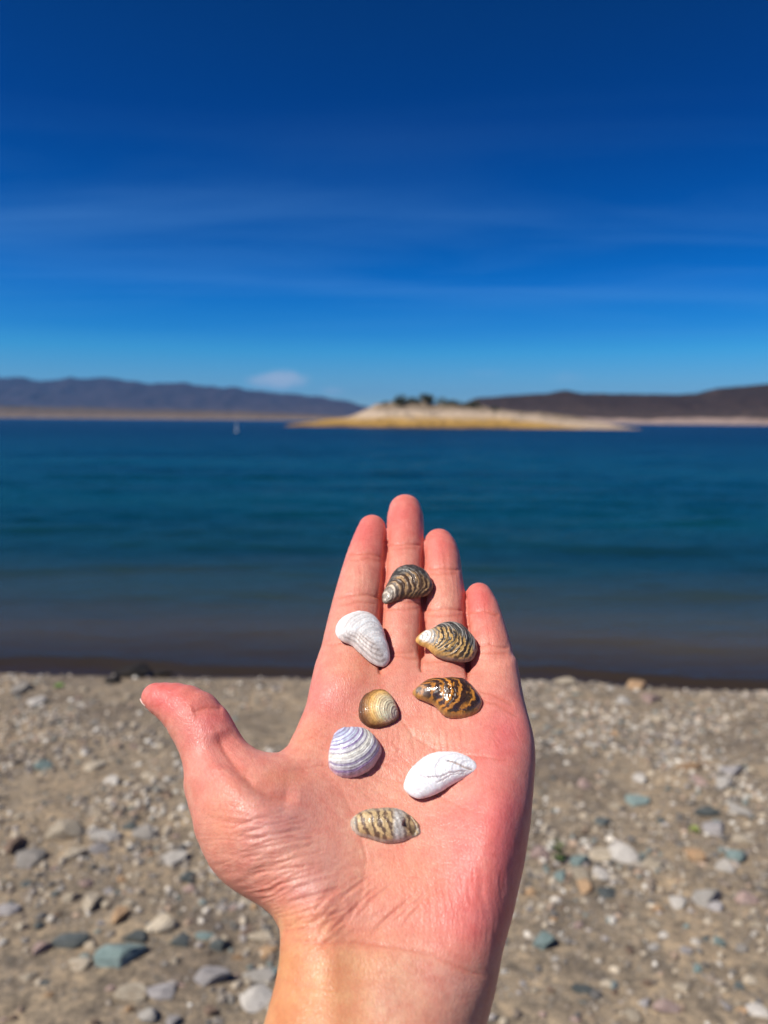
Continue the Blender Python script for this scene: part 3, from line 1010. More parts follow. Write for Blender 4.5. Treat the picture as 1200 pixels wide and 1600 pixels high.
TIP = (.66, .155, .130); PINK = (.700, .180, .165); PALE = (.740, .400, .270); YEL = (.680, .330, .155); MAUVE = (.60, .285, .255); ORG = (.72, .27, .15)
wr = sstep(1425, 1520, ppx[:, 1] + 14 * (BF - .5) - .06 * (ppx[:, 0] - 600))[:, None]
wc = np.array(YEL) * (1 - sstep(520, 700, ppx[:, 0])[:, None]) + np.array([.640, .300, .205]) * sstep(520, 700, ppx[:, 0])[:, None]
tint = tint * (1 - .85 * wr) + wc * .85 * wr
blot(450, 1570, 45, 140, (.56, .225, .085), .7)
blot(578, 830, 34, 34, TIP, 1); blot(636, 805, 34, 36, TIP, 1.05); blot(690, 850, 32, 32, TIP, 1); blot(748, 935, 32, 38, TIP, 1.1); blot(770, 985, 30, 20, TIP, .35)
blot(262, 1090, 60, 34, TIP, 1.0, .2); blot(330, 1130, 40, 40, PINK, .8); blot(340, 1180, 40, 50, (.66, .24, .20), .7)
blot(790, 1150, 45, 70, PINK, .8); blot(770, 1320, 70, 150, PINK, 1.0, .1); blot(740, 1420, 60, 70, PINK, .7); blot(600, 1230, 90, 40, PALE, .35)
blot(500, 1085, 60, 40, PINK, .45); blot(560, 1045, 40, 30, ORG, .6); blot(470, 1150, 40, 30, ORG, .5); blot(440, 1215, 40, 14, ORG, .7)
blot(430, 1300, 85, 75, MAUVE, .55, .4); blot(490, 1370, 60, 30, (.52, .25, .23), .55, -.9); blot(450, 1340, 60, 40, PALE, .35); blot(350, 1280, 30, 60, ORG, .6)  # the pale blot paints a highlight on the ball of the thumb
blot(560, 1330, 60, 60, PALE, .35); blot(640, 1380, 70, 60, ORG, .4); blot(660, 1150, 60, 20, PALE, .45); blot(560, 900, 20, 30, PALE, .35); blot(630, 890, 22, 26, PALE, .5); blot(695, 930, 22, 30, PALE, .5); blot(765, 1040, 25, 35, PALE, .45)
blot(640, 880, 130, 60, (.69, .20, .155), .42); blot(760, 1000, 40, 60, (.69, .20, .155), .4); blot(700, 1540, 50, 30, (.52, .27, .22), .4, .6); blot(610, 1560, 40, 50, (.60, .34, .24), .5); blot(450, 1440, 60, 25, YEL, .6)
mot = fbm(sc_n[:, 0] * .30, sc_n[:, 1] * .30, sc_n[:, 2] * .3, oct=4, seed=90)
tint *= (1 + (mot[:, None] - .5) * np.array([.12, .50, .50]))
mot2 = fbm(sc_n[:, 0] * 1.0, sc_n[:, 1] * 1.0, sc_n[:, 2] * 1.0, oct=2, seed=91)
tint *= (1 + (mot2[:, None] - .5) * np.array([.05, .20, .20]))
red = np.array([.56, .145, .085])
tint = tint * (1 - .6 * redl[:, None]) + red * .6 * redl[:, None]
tint = np.clip(tint, .02, .85)
set_col(me, 'skin_tint', tint)


def mat_skin():
    m = Mat('skin')
    c = m.attr('skin_tint')
    n = m.noise(900, 3, .6)
    nf = m.noise(2200, 2, .5)
    v = m.n.new('ShaderNodeTexVoronoi'); v.inputs['Scale'].default_value = 1150; v.feature = 'DISTANCE_TO_EDGE'
    m.l.new(m.coord('Object', (1, .55, 1), (0, 0, .5)), v.inputs['Vector'])
    cells = m.math('MINIMUM', v.outputs['Distance'], .18)
    w1 = m.noise(520, 3, .6, m.coord('Object', (1, .22, 1), (0, 0, -.35)))
    w2 = m.noise(480, 3, .6, m.coord('Object', (.22, 1, 1), (0, 0, .25)))
    c = m.mix(.35, c, m.ramp(n, [(.3, (.80, .74, .72)), (.7, (1.12, 1.14, 1.14))]), 'MULTIPLY')
    m.put('Base Color', c)
    m.put('Roughness', m.rng(n, .3, .7, .34, .48))
    m.put('IOR', 1.4); m.put('Specular IOR Level', .46)
    m.put('Subsurface Weight', .45)
    m.put('Subsurface Radius', (1.0, .30, .16))
    m.put('Subsurface Scale', .0032)
    h = m.math('ADD', m.math('MULTIPLY', cells, 2.2), m.math('ADD', m.math('MULTIPLY', w1, .9), m.math('ADD', m.math('MULTIPLY', w2, .7), m.math('MULTIPLY', nf, .25))))
    m.put('Normal', m.bump(h, .55, .00022))
    return m.m


me.materials.clear(); me.materials.append(mat_skin())
person = bpy.data.objects.new('person', me); COL.objects.link(person)
person.matrix_world = Matrix(((HU.x, HV.x, HN.x, HC.x), (HU.y, HV.y, HN.y, HC.y), (HU.z, HV.z, HN.z, HC.z), (0, 0, 0, 1)))
me.polygons.foreach_set('use_smooth', np.ones(len(me.polygons), bool))
tag(person, "open hand and bare wrist held out palm up, fingers together, thumb spread, carrying eight shells", 'person')

# nails on the backs of the finger tips
M_NAIL = Mat('nail'); M_NAIL.put('Base Color', M_NAIL.ramp(M_NAIL.noise(300), [(.3, (.72, .50, .42)), (.7, (.80, .60, .50))])); M_NAIL.put('Roughness', .3); M_NAIL = M_NAIL.m


def nail(sp, side, twist=0.0, out=.6, wid=.80):
    tipc = np.array(sp[0]); nxt = np.array(sp[5] if len(sp) > 15 else sp[3])
    ax = tipc[:3] - nxt[:3]; ax /= np.linalg.norm(ax)
    back = np.array(side, float); back -= ax * (back @ ax); back /= np.linalg.norm(back)
    right = np.cross(ax, back)
    r = tipc[3]
    V, Fc = [], []
    nu, nvv = 12, 10
    for layer in (0, 1):
        for j in range(nvv + 1):
            t = j / nvv
            for i in range(nu + 1):
                s = (i / nu * 2 - 1)
                edge = math.sqrt(max(0, 1 - (max(0, t - .72) / .28) ** 2 * .6)) * math.sqrt(max(.15, 1 - (max(0, .25 - t) / .25) ** 2 * .6))
                a = s * 1.02 * edge * wid
                al = -r * .75 + t * (r * 1.55 + out * .001)
                rr = r * (1.01 - .42 * (max(al, 0) / r) ** 2) - layer * .0005
                q = tipc[:3] + ax * al + back * rr * math.cos(a) * .96 + right * rr * math.sin(a) * .98
                V.append(tuple(q))
    n1 = (nu + 1)
    N = n1 * (nvv + 1)
    for j in range(nvv):
        for i in range(nu):
            a = j * n1 + i
            Fc.append((a, a + 1, a + 1 + n1, a + n1)); Fc.append((N + a, N + a + n1, N + a + 1 + n1, N + a + 1))
    bd = [i for i in range(nu + 1)] + [j * n1 + nu for j in range(1, nvv + 1)] + [nvv * n1 + i for i in range(nu - 1, -1, -1)] + [j * n1 for j in range(nvv - 1, 0, -1)]
    for a, b in zip(bd, bd[1:] + bd[:1]):
        Fc.append((b, a, a + N, b + N))
    return mesh_poly('nail', V, Fc)


for k in ('index', 'middle', 'ring', 'little'):
    o = link('nail', nail(FSP[k], (0, 0, -1)), M_NAIL, person)
o = link('nail', nail(FSP['thumb'], (-.25, -.75, -.60), out=.9), M_NAIL, person)

# ------------------------------------------------------------------ shells lying on the hand
MW = np.array(person.matrix_world)
wco = co @ MW[:3, :3].T + MW[:3, 3]
nf_ = len(me.polygons)
lv = np.empty(nf_ * 4, np.int32); me.loops.foreach_get('vertex_index', lv)
quads = lv.reshape(-1, 4)
inb = (ppx[quads[:, 0], 0] > 480) & (ppx[quads[:, 0], 0] < 800) & (ppx[quads[:, 0], 1] > 860) & (ppx[quads[:, 0], 1] < 1340)
qq = quads[inb]
uq, inv = np.unique(qq, return_inverse=True)
bvh_h = BVHTree.FromPolygons(wco[uq].tolist(), inv.reshape(-1, 4).tolist())


def hand_hit(px, py):
    h = bvh_h.ray_cast(CAM, ray(px, py))
    return h[0]


def closed_curve(P, n):
    P = np.asarray(P, float); m = len(P)
    out = []
    seg = np.linspace(0, m, n, endpoint=False)
    for s in seg:
        i = int(s); t = s - i
        p0, p1, p2, p3 = P[(i - 1) % m], P[i % m], P[(i + 1) % m], P[(i + 2) % m]
        out.append(.5 * ((2 * p1) + (-p0 + p2) * t + (2 * p0 - 5 * p1 + 4 * p2 - p3) * t * t + (-p0 + 3 * p1 - 3 * p2 + p3) * t ** 3))
    out = np.array(out)
    d = np.r_[0, np.cumsum(np.hypot(*(np.roll(out, -1, 0) - out).T))]
    tt = np.linspace(0, d[-1], n, endpoint=False)
    ext = np.vstack([out, out[:1]])
    return np.stack([np.interp(tt, d, ext[:, q]) for q in (0, 1)], -1)


def mat_shell(name, rough, coat=0.0, bumps=.3, sss=0.0):
    m = Mat(name)
    c = m.attr('shell_tint')
    n = m.noise(1500, 4, .6)
    c = m.mix(.4, c, m.ramp(n, [(.3, (.75, .74, .72)), (.7, (1.15, 1.15, 1.15))]), 'MULTIPLY')
    m.put('Base Color', c)
    m.put('Roughness', m.rng(n, .3, .7, rough - .08, rough + .12))
    m.put('Coat Weight', coat); m.put('Coat Roughness', .08)
    m.put('Specular IOR Level', .5)
    if sss:
        m.put('Subsurface Weight', sss); m.put('Subsurface Radius', (1, .8, .7)); m.put('Subsurface Scale', .001)
    m.put('Normal', m.bump(m.noise(3000, 3, .6), bumps, .0001))
    return m.m


def shell(outline, umbo, apex, H, colfn, mat, label, ridge_n=14, ridge_a=.12, lift=.85, q=.5, pp=2.3, grooves=(), seed=0, cat='shell', name='mussel_shell', ulow=.68, jag=.0, mott=1.0, uin=-.16):
    O = closed_curve(outline, 168)
    cen = O.mean(0)
    aa = np.linspace(0, 6.2832, 168, endpoint=False)
    O = cen + (O - cen) * (1 + .035 * (fbm(3 + 2 * np.cos(aa), 3 + 2 * np.sin(aa), oct=3, seed=seed + 60) - .5) + .02 * (vnoise(20 + 9 * np.cos(aa), 20 + 9 * np.sin(aa), seed=seed + 61) - .5))[:, None]
    C = np.array(apex, float)
    U = np.array(umbo, float) + (cen - np.array(umbo)) * uin
    hits, hp = [], []
    for p in list(O[::12] * .92 + cen * .08) + [cen, (O[0] + cen) / 2, (O[84] + cen) / 2]:
        h = hand_hit(*p)
        if h is not None: hits.append(h)
    A = np.array(hits); m0 = A.mean(0)
    _, _, vt = np.linalg.svd(A - m0)
    nn = vt[2]
    if nn @ np.array(HN) < 0: nn = -nn
    nn = nn * .6 + np.array(HN) * .4; nn /= np.linalg.norm(nn)
    res = (A - m0) @ nn
    base = m0 + nn * (lift * max(res.max(), 0) - .0003)
    nr = 88
    rho = 1 - (1 - np.linspace(0, 1, nr)) ** 1.5
    P2 = C + rho[:, None, None] * (O - C)[None]          # (nr, 168, 2)
    flat = P2.reshape(-1, 2)
    # growth coordinate from the umbo
    ang = np.arctan2(flat[:, 1] - U[1], flat[:, 0] - U[0]); dist = np.hypot(flat[:, 0] - U[0], flat[:, 1] - U[1])
    oa = np.arctan2(O[:, 1] - U[1], O[:, 0] - U[0]); od = np.hypot(O[:, 0] - U[0], O[:, 1] - U[1])
    c0 = math.atan2(cen[1] - U[1], cen[0] - U[0])
    wrap = lambda q: (q - c0 + math.pi) % (2 * math.pi) - math.pi
    oaw, bins = wrap(oa), np.linspace(-math.pi, math.pi, 121)
    bm = np.array([od[np.abs(oaw - b_) < .09].max() if (np.abs(oaw - b_) < .09).any() else np.nan for b_ in bins])
    okb = ~np.isnan(bm)
    bm = np.interp(bins, bins[okb], bm[okb])
    bm = np.convolve(np.pad(bm, 3, 'edge'), np.ones(7) / 7, 'valid')
    od_i = np.interp(wrap(ang), bins, bm)
    s = np.clip(dist / np.maximum(od_i, 1e-3), 0, 1.05)
    if uin < 0: s = np.clip((s - s.min()) / (1 - s.min()), 0, 1.05)
    cd = math.atan2(cen[1] - U[1], cen[0] - U[0])
    arel = (ang - cd + math.pi) % (2 * math.pi) - math.pi
    rr = np.repeat(rho, 168)
    near = sstep(0, .22, s)
    near2 = np.exp(-(np.hypot(flat[:, 0] - umbo[0], flat[:, 1] - umbo[1]) / (.20 * od.max())) ** 2)
    nz = fbm(flat[:, 0] * .09, flat[:, 1] * .09, oct=4, seed=seed)
    nz2 = fbm(flat[:, 0] * .35, flat[:, 1] * .35, oct=3, seed=seed + 9)
    z = H * np.clip(1 - rr ** pp, 0, 1) ** q * (1 - (1 - ulow) * near2)
    ph = s * ridge_n * 6.2832 + (nz - .5) * (2.5 + jag)
    prof = (np.sin(ph) * .5 + np.sin(ph * 2.3 + 1 + nz2 * 2) * .35 + np.sin(ph * .37) * .5 + np.sin(ph * 4.1 + nz2 * 5) * .22)
    fade = sstep(1.0, .90, rr)
    z = z + ridge_a * mm * prof * fade * (.4 + .6 * near) + .16 * mm * (nz2 - .5) * fade
    rgb = colfn(s, arel, flat, nz, nz2, rr, prof)
    for (pl, wd, dp, col, mixv) in grooves:
        d, t = line_d(flat + 2.0 * (nz2[:, None] - .5), pl)
        g = np.exp(-(d / wd) ** 2) * (sstep(0, .1, t) * sstep(1, .9, t) * .9 + .1)
        z = z - dp * mm * g * fade
        rgb = rgb * (1 - mixv * g[:, None]) + np.array(col) * mixv * g[:, None]
    mot = fbm(flat[:, 0] * .16, flat[:, 1] * .16, oct=4, seed=seed + 40)
    fine = fbm(flat[:, 0] * .9, flat[:, 1] * .9, oct=2, seed=seed + 41)
    rgb = rgb * (1 + .20 * np.clip(prof, -1, 1) * (.35 + .65 * min(mott, 1)))[:, None]
    rgb = rgb * (1 + ((mot[:, None] - .5) * .7 + (fine[:, None] - .5) * .5) * mott)
    d = px_rays(flat)
    t = ((base - CAMN) @ nn) / (d @ nn)
    X = CAMN + d * t[:, None]
    top = X + nn * z[:, None]
    # thin inner wall
    inner_c = base * 0 + X.reshape(nr, 168, 3)[0].mean(0)
    Xi = inner_c + (X - inner_c) * .965
    bot = Xi + nn * np.maximum(z * .86 - .0004, -.0002)[:, None]
    org = X.reshape(nr, 168, 3)[-1].mean(0)
    V = np.vstack([top, bot]) - org
    i = np.arange(nr * 168).reshape(nr, 168); j = np.roll(i, -1, 1)
    Qt = np.stack([i[:-1], i[1:], j[1:], j[:-1]], -1).reshape(-1, 4)
    n0 = nr * 168
    Qb = Qt[:, ::-1] + n0
    rim = np.stack([i[-1], i[-1] + n0, j[-1] + n0, j[-1]], -1)
    allq = np.vstack([Qt, Qb, rim])
    # orient outward
    v4 = V[Qt[len(Qt) // 2]]
    nrm = np.cross(v4[1] - v4[0], v4[3] - v4[0])
    if nrm @ nn < 0: allq = allq[:, ::-1]
    me = mesh_from(name, V, allq)
    inside = np.tile(np.array([.42, .38, .36]), (n0, 1))
    set_col(me, 'shell_tint', np.vstack([np.clip(rgb, .01, .86), inside]))
    o = link(name, me, mat, loc=org)
    tag(o, label, cat, 'freshwater shells laid out on the open hand')
    return o


def mixc(a, b, f):
    f = np.clip(f, 0, 1)[:, None]
    return np.asarray(a) * (1 - f) + np.asarray(b) * f


def z1(o, k, pts):
    return [(o[0] + x / k, o[1] + y / k) for x, y in pts]


A1 = (480, 760); A2 = (480, 940); A3 = (480, 1120); K1 = 1200 / 360; K2 = 3.75


def zebra(s, a, nz, nz2, freq, amp, lo, hi, ph=0.0):
    w = np.sin(s * freq * 6.2832 + (nz - .5) * amp * 8 + (nz2 - .5) * amp * 4.5 + ph)
    return sstep(lo, hi, w)


def col1(s, a, f, nz, nz2, rr, pr):
    y = (f[:, 1] - 935) / -50.0 + (f[:, 0] - 600) / 220
    stripe = zebra(s, a, nz, nz2, 9, .8, .1, 1.0)
    c = mixc((.070, .036, .018), (.45, .27, .12), stripe)
    c = mixc(c, (.66, .58, .47), sstep(.42, .14, s) * sstep(.9, .3, y) * (.3 + stripe * .6))
    top = mixc((.036, .032, .027), (.14, .125, .105), sstep(.3, .8, nz2 + pr * .2))
    line = np.interp(f[:, 0], [600, 620, 650, 676], [926, 911, 905, 920])
    c = mixc(c, top, sstep(4, -5, f[:, 1] - line))
    return mixc(c, (.06, .045, .035), sstep(.93, .99, rr) * .7)


def col2(s, a, f, nz, nz2, rr, pr):
    c = mixc((.84, .82, .79), (.76, .71, .67), nz)
    # distance below the keel line
    ky = np.interp(f[:, 0], [530, 558, 579, 602], [996, 998, 1010, 1032])
    low = sstep(-4, 6, f[:, 1] - ky)
    st = zebra(rr, a, nz, nz2, 9, .25, -.2, .6)
    c = mixc(c, mixc((.66, .57, .51), (.42, .33, .28), st), low * .85)
    return mixc(c, (.55, .42, .37), zebra(s, a, nz, nz2, 5, .2, .9, 1.0) * .3 * (1 - low))


def col3(s, a, f, nz, nz2, rr, pr):
    st = zebra(s, a, nz, nz2, 13, 1.1, -.1, .5)
    c = mixc((.050, .034, .022), (.52, .31, .10), st)
    top = mixc((.045, .040, .034), (.27, .25, .215), sstep(.0, .5, pr + (nz2 - .5)))
    line = np.interp(f[:, 0], [650, 680, 710, 745], [985, 992, 1002, 1030])
    c = mixc(c, top, sstep(4, -8, f[:, 1] - line + (nz - .5) * 14))
    c = mixc(c, mixc((.80, .77, .72), (.20, .18, .16), zebra(s, a, nz, nz2, 13, .8, .4, .9) * .8), sstep(.42, .12, s))
    c = mixc(c, (.55, .31, .09), sstep(.80, .95, rr) * sstep(.95, .5, s) * sstep(-4, 8, f[:, 1] - line))
    return mixc(c, (.18, .16, .14), sstep(.93, .99, rr) * sstep(.5, .8, s) * .8)


def col4(s, a, f, nz, nz2, rr, pr):
    st = zebra(s, a, nz, nz2, 7.5, .85, -.1, .8)
    c = mixc((.050, .022, .009), (.52, .205, .028), st)
    c = mixc(c, (.050, .028, .014), sstep(718, 738, f[:, 0]) * sstep(-.4, .6, np.sin(s * 46 + nz * 5)) * .9)
    line = np.interp(f[:, 0], [645, 680, 715, 752], [1066, 1071, 1076, 1095])
    c = mixc(c, (.055, .032, .018), sstep(2, -7, f[:, 1] - line) * sstep(685, 712, f[:, 0]))
    c = mixc(c, (.36, .19, .055), sstep(.88, .97, rr) * sstep(-20, 12, f[:, 1] - line) * .8)
    return mixc(c, (.42, .34, .27), sstep(.30, .10, s) * .5 * (1 - sstep(.85, .95, rr)))


def col5(s, a, f, nz, nz2, rr, pr):
    c = mixc((.90, .74, .48), (.82, .46, .13), sstep(.35, .75, s + (nz - .5) * .2))
    lines = zebra(s, a, nz, nz2, 12, .05, .35, .9)
    c = mixc(c, (.17, .10, .07), lines * (.16 + .6 * sstep(.45, .1, s)))
    c = mixc(c, (.40, .38, .40), sstep(.30, .08, s) * .5)
    c = mixc(c, (.20, .075, .018), sstep(.60, .88, s) * .92)
    return mixc(c, (.055, .022, .009), np.maximum(sstep(.80, .97, s + (nz - .5) * .06), sstep(.90, .98, rr)) * .9)


def col6(s, a, f, nz, nz2, rr, pr):
    c = mixc((.56, .60, .70), (.70, .67, .66), sstep(.35, .62, s))
    c = mixc(c, (.40, .46, .62), sstep(.35, .1, s) * .6)
    ln = zebra(s, a, nz, nz2, 10, .06, .1, .8)
    c = mixc(c, (.23, .15, .31), ln * (.62 + .4 * sstep(.3, .5, s) * sstep(.62, .5, s) + .3 * sstep(.75, .9, s)))
    c = mixc(c, (.70, .66, .55), sstep(.60, .66, s) * sstep(.80, .72, s) * .8)
    c = mixc(c, (.33, .20, .32), sstep(.84, .94, s) * .55)
    c = mixc(c, (.16, .17, .24), sstep(15, 30, f[:, 0] - 563 + (f[:, 1] - 1165) * .0) * sstep(.3, .5, rr) * .45)  # shade on the right flank, painted in as bluish grey
    return mixc(c, (.62, .40, .44), sstep(.955, .99, rr) * .7)


def col7(s, a, f, nz, nz2, rr, pr):
    c = mixc((.82, .79, .80), (.85, .84, .83), nz)
    return mixc(c, (.58, .46, .52), zebra(s, a, nz, nz2, 6, .15, .75, 1.0) * .30)


def col8(s, a, f, nz, nz2, rr, pr):
    x = (f[:, 0] - 547) / 110
    st = sstep(-.70, .0, np.sin(x * 58 - (f[:, 1] - 1290) * .20 + (nz - .5) * 7 + (nz2 - .5) * 2.5))
    c = mixc((.15, .09, .055), (.56, .39, .19), st)
    c = mixc(c, (.56, .52, .44), sstep(.14, .02, x) * .8)
    c = mixc(c, (.62, .58, .52), sstep(.58, .66, x) * sstep(.84, .70, x) * (.55 + .45 * st))
    c = mixc(c, (.36, .30, .24), sstep(-6, -14, f[:, 1] - 1290) * .6)
    return mixc(c, (.50, .45, .37), sstep(.93, .985, rr) * .8)


S_MATT = mat_shell('mussel_shell_dry', .40, .15, .6)
S_GLOSS = mat_shell('mussel_shell_wet', .30, .75, .2)
S_WHITE = mat_shell('white_shell', .42, .12, .4, .25)
S_CLAM = mat_shell('clam_shell', .40, .18, .4)

shell(z1(A1, K1, [(395, 602), (390, 572), (402, 540), (425, 495), (450, 452), (490, 427), (540, 420), (590, 432), (630, 462), (655, 512), (648, 545), (620, 570), (560, 584), (505, 585), (455, 600), (415, 614)]),
      (597, 940), (640, 908), .0052, col1, S_MATT, 'dark grey mussel shell with cream bands on the middle finger, topmost of all', ridge_n=12, ridge_a=.14, seed=1, jag=2)
shell(z1(A1, K1, [(148, 745), (160, 708), (200, 678), (260, 662), (320, 670), (365, 702), (395, 752), (412, 810), (430, 870), (427, 915), (402, 940), (368, 936), (328, 917), (280, 876), (230, 830), (182, 808), (154, 780)]),
      (604, 1040), (565, 982), .0050, col2, S_WHITE, 'glossy white mussel shell with fine grey lines at the base of the index finger', ridge_n=9, ridge_a=.06, seed=2, mott=.4)
shell(z1(A1, K1, [(566, 800), (590, 772), (640, 756), (690, 728), (745, 720), (800, 730), (850, 772), (884, 822), (882, 870), (848, 912), (785, 915), (720, 905), (668, 884), (626, 846), (586, 828)]),
      (651, 1000), (700, 1000), .0056, col3, S_MATT, 'striped black and gold mussel shell with a white beak across the ring finger', ridge_n=15, ridge_a=.20, seed=3, jag=2)
shell(z1(A2, K2, [(616, 537), (640, 507), (680, 477), (720, 462), (780, 464), (850, 457), (920, 467), (970, 502), (1005, 550), (1023, 600), (1010, 645), (960, 675), (880, 684), (820, 676), (780, 650), (740, 610), (690, 586), (640, 566)]),
      (645, 1084), (705, 1086), .0056, col4, S_GLOSS, 'wet shiny brown and amber mussel shell on the palm under the ring finger', ridge_n=6, ridge_a=.11, seed=4, jag=2)
shell(z1(A2, K2, [(302, 642), (306, 600), (332, 560), (375, 533), (430, 524), (472, 538), (502, 572), (527, 622), (538, 665), (522, 700), (480, 725), (420, 744), (372, 744), (327, 716), (306, 682)]),
      (621, 1119), (588, 1112), .0056, col5, S_CLAM, 'small round yellow brown clam shell with a dark rim in the middle of the palm', ridge_n=17, ridge_a=.11, uin=-.42, q=.5, pp=2.1, seed=5, name='clam_shell', ulow=.75)
shell(z1(A3, K2, [(121, 250), (125, 210), (140, 150), (160, 102), (200, 72), (260, 68), (330, 76), (390, 112), (430, 170), (436, 210), (412, 260), (370, 310), (310, 345), (240, 361), (190, 355), (147, 326), (125, 292)]),
      (528, 1143), (548, 1172), .0060, col6, S_CLAM, 'lavender and cream banded clam shell on the palm just below the small yellow clam', ridge_n=12, ridge_a=.13, uin=-.42, q=.5, pp=2.1, seed=6, name='clam_shell', ulow=.7)
shell(z1(A3, K2, [(998, 300), (985, 268), (940, 236), (880, 216), (800, 211), (730, 223), (660, 262), (600, 325), (568, 380), (566, 420), (590, 450), (640, 479), (700, 474), (780, 440), (850, 396), (920, 360), (980, 326)]),
      (745, 1201), (682, 1206), .0042, col7, S_WHITE, 'chalk white mussel shell with a thin brown cleft, on the palm right of the clams', ridge_n=9, ridge_a=.13, seed=7, mott=.3,
      grooves=((z1(A3, K2, [(985, 322), (930, 318), (880, 302), (820, 292)]), 1.3, .75, (.30, .17, .11), .85), (z1(A3, K2, [(970, 328), (890, 345), (830, 362), (790, 385), (700, 392), (640, 350)]), 1.0, .35, (.42, .30, .30), .65),
               (z1(A3, K2, [(940, 345), (860, 362), (810, 392), (760, 418)]), .9, .25, (.42, .30, .27), .5)))
shell(z1(A3, K2, [(250, 637), (256, 610), (290, 582), (350, 557), (420, 554), (490, 549), (560, 560), (612, 592), (650, 630), (666, 670), (654, 700), (610, 714), (560, 734), (500, 741), (430, 734), (370, 715), (310, 700), (263, 666)]),
      (655, 1302), (598, 1288), .0052, col8, S_MATT, 'zebra striped brown and yellow mussel shell low on the palm nearest the wrist', ridge_n=17, ridge_a=.07, seed=8, jag=2,
      grooves=((z1(A3, K2, [(560, 655), (600, 672), (640, 690)]), 5.0, 1.5, (.12, .07, .04), .85), (z1(A3, K2, [(600, 600), (635, 650), (650, 690)]), 1.3, .4, (.55, .50, .42), .6)))
# ------------------------------------------------------------------ stones on the beach
def ico(sub):
    t = (1 + 5 ** .5) / 2
    V = [(-1, t, 0), (1, t, 0), (-1, -t, 0), (1, -t, 0), (0, -1, t), (0, 1, t), (0, -1, -t), (0, 1, -t), (t, 0, -1), (t, 0, 1), (-t, 0, -1), (-t, 0, 1)]
    Fc = [(0, 11, 5), (0, 5, 1), (0, 1, 7), (0, 7, 10), (0, 10, 11), (1, 5, 9), (5, 11, 4), (11, 10, 2), (10, 7, 6), (7, 1, 8), (3, 9, 4), (3, 4, 2), (3, 2, 6), (3, 6, 8), (3, 8, 9), (4, 9, 5), (2, 4, 11), (6, 2, 10), (8, 6, 7), (9, 8, 1)]
    V = [Vector(v).normalized() for v in V]
    for _ in range(sub):
        cache = {}; F2 = []
        def mid(a, b):
            k = (min(a, b), max(a, b))
            if k not in cache:
                V.append((V[a] + V[b]).normalized()); cache[k] = len(V) - 1
            return cache[k]
        for a, b, c in Fc:
            x, y, z = mid(a, b), mid(b, c), mid(c, a)
            F2 += [(a, x, z), (b, y, x), (c, z, y), (x, y, z)]
        Fc = F2
    return np.array([v[:] for v in V]), np.array(Fc)


IV, IF = ico(3); JV, JF = ico(1)


def stone_shape(V, seed, facets=7, rough=.10):
    """a worn stone: a ball cut by a few random flats, then softened and pitted"""
    R = np.random.default_rng(seed)
    P = V.copy()
    for k in range(facets):
        n = R.normal(size=3); n /= np.linalg.norm(n)
        h = R.uniform(.44, .82)
        d = P @ n - h
        P = P - np.where(d > 0, d * .92, 0)[:, None] * n
    P = P * (1 + rough * 2 * (fbm(P[:, 0] * 1.6 + 9 * seed, P[:, 1] * 1.6, P[:, 2] * 1.6, oct=3, seed=seed) - .5))[:, None]
    return P


STONES = []
for k in range(12):
    me = mesh_from('stone', stone_shape(IV, 100 + k, 9 + k % 6, .15), IF)
    STONES.append(me)


def mat_stone(name, c1, c2, vein=None):
    m = Mat(name)
    oi = m.n.new('ShaderNodeObjectInfo')
    tc = m.n.new('ShaderNodeTexCoord')
    va = m.n.new('ShaderNodeVectorMath'); va.operation = 'ADD'
    m.l.new(tc.outputs['Object'], va.inputs[0])
    cb = m.n.new('ShaderNodeCombineXYZ'); r = m.math('MULTIPLY', oi.outputs['Random'], 50.0)
    m.l.new(r, cb.inputs[0]); m.l.new(cb.outputs[0], va.inputs[1])
    n = m.noise(1.6, 6, .62, va.outputs[0], .3); n2 = m.noise(9, 5, .6, va.outputs[0])
    c = m.ramp(n, [(.3, c1), (.7, c2)])
    if vein:
        w = m.noise(1.1, 3, .5, va.outputs[0], 1.5)
        c = m.mix(m.ramp(w, [(.47, (0, 0, 0)), (.5, (.7, .7, .7)), (.53, (0, 0, 0))]), c, vein)
    c = m.mix(.6, c, m.ramp(n2, [(.3, (.62, .6, .58)), (.7, (1.2, 1.2, 1.2))]), 'MULTIPLY')
    br = m.rng(oi.outputs['Random'], 0, 1, .75, 1.2)
    cc = m.n.new('ShaderNodeCombineColor')
    for q in range(3): m.l.new(br, cc.inputs[q])
    c = m.mix(1.0, c, cc.outputs[0], 'MULTIPLY')
    m.put('Base Color', c); m.put('Roughness', .82); m.put('Specular IOR Level', .3)
    m.put('Normal', m.bump(n2, .5, .12))
    return m.m


SM = {
    'cream': mat_stone('cream_stone', (.46, .38, .27), (.66, .57, .43), (.30, .20, .12)),
    'white': mat_stone('white_stone', (.46, .42, .36), (.64, .59, .52)),
    'teal': mat_stone('blue_green_stone', (.19, .27, .25), (.32, .40, .37)),
    'dark': mat_stone('dark_green_grey_stone', (.085, .10, .095), (.155, .17, .16)),
    'pink': mat_stone('pinkish_stone', (.36, .24, .20), (.48, .36, .31)),
    'grey': mat_stone('grey_stone', (.26, .235, .20), (.40, .36, .31)),
    'brown': mat_stone('brown_stone', (.15, .10, .07), (.27, .19, .135)),
    'orange': mat_stone('orange_stone', (.42, .25, .13), (.56, .38, .22)),
    'lilac': mat_stone('lilac_grey_stone', (.34, .31, .295), (.46, .425, .40)),
    'wet': mat_stone('wet_dark_rock', (.014, .012, .010), (.035, .028, .022)),
}
nst = 0


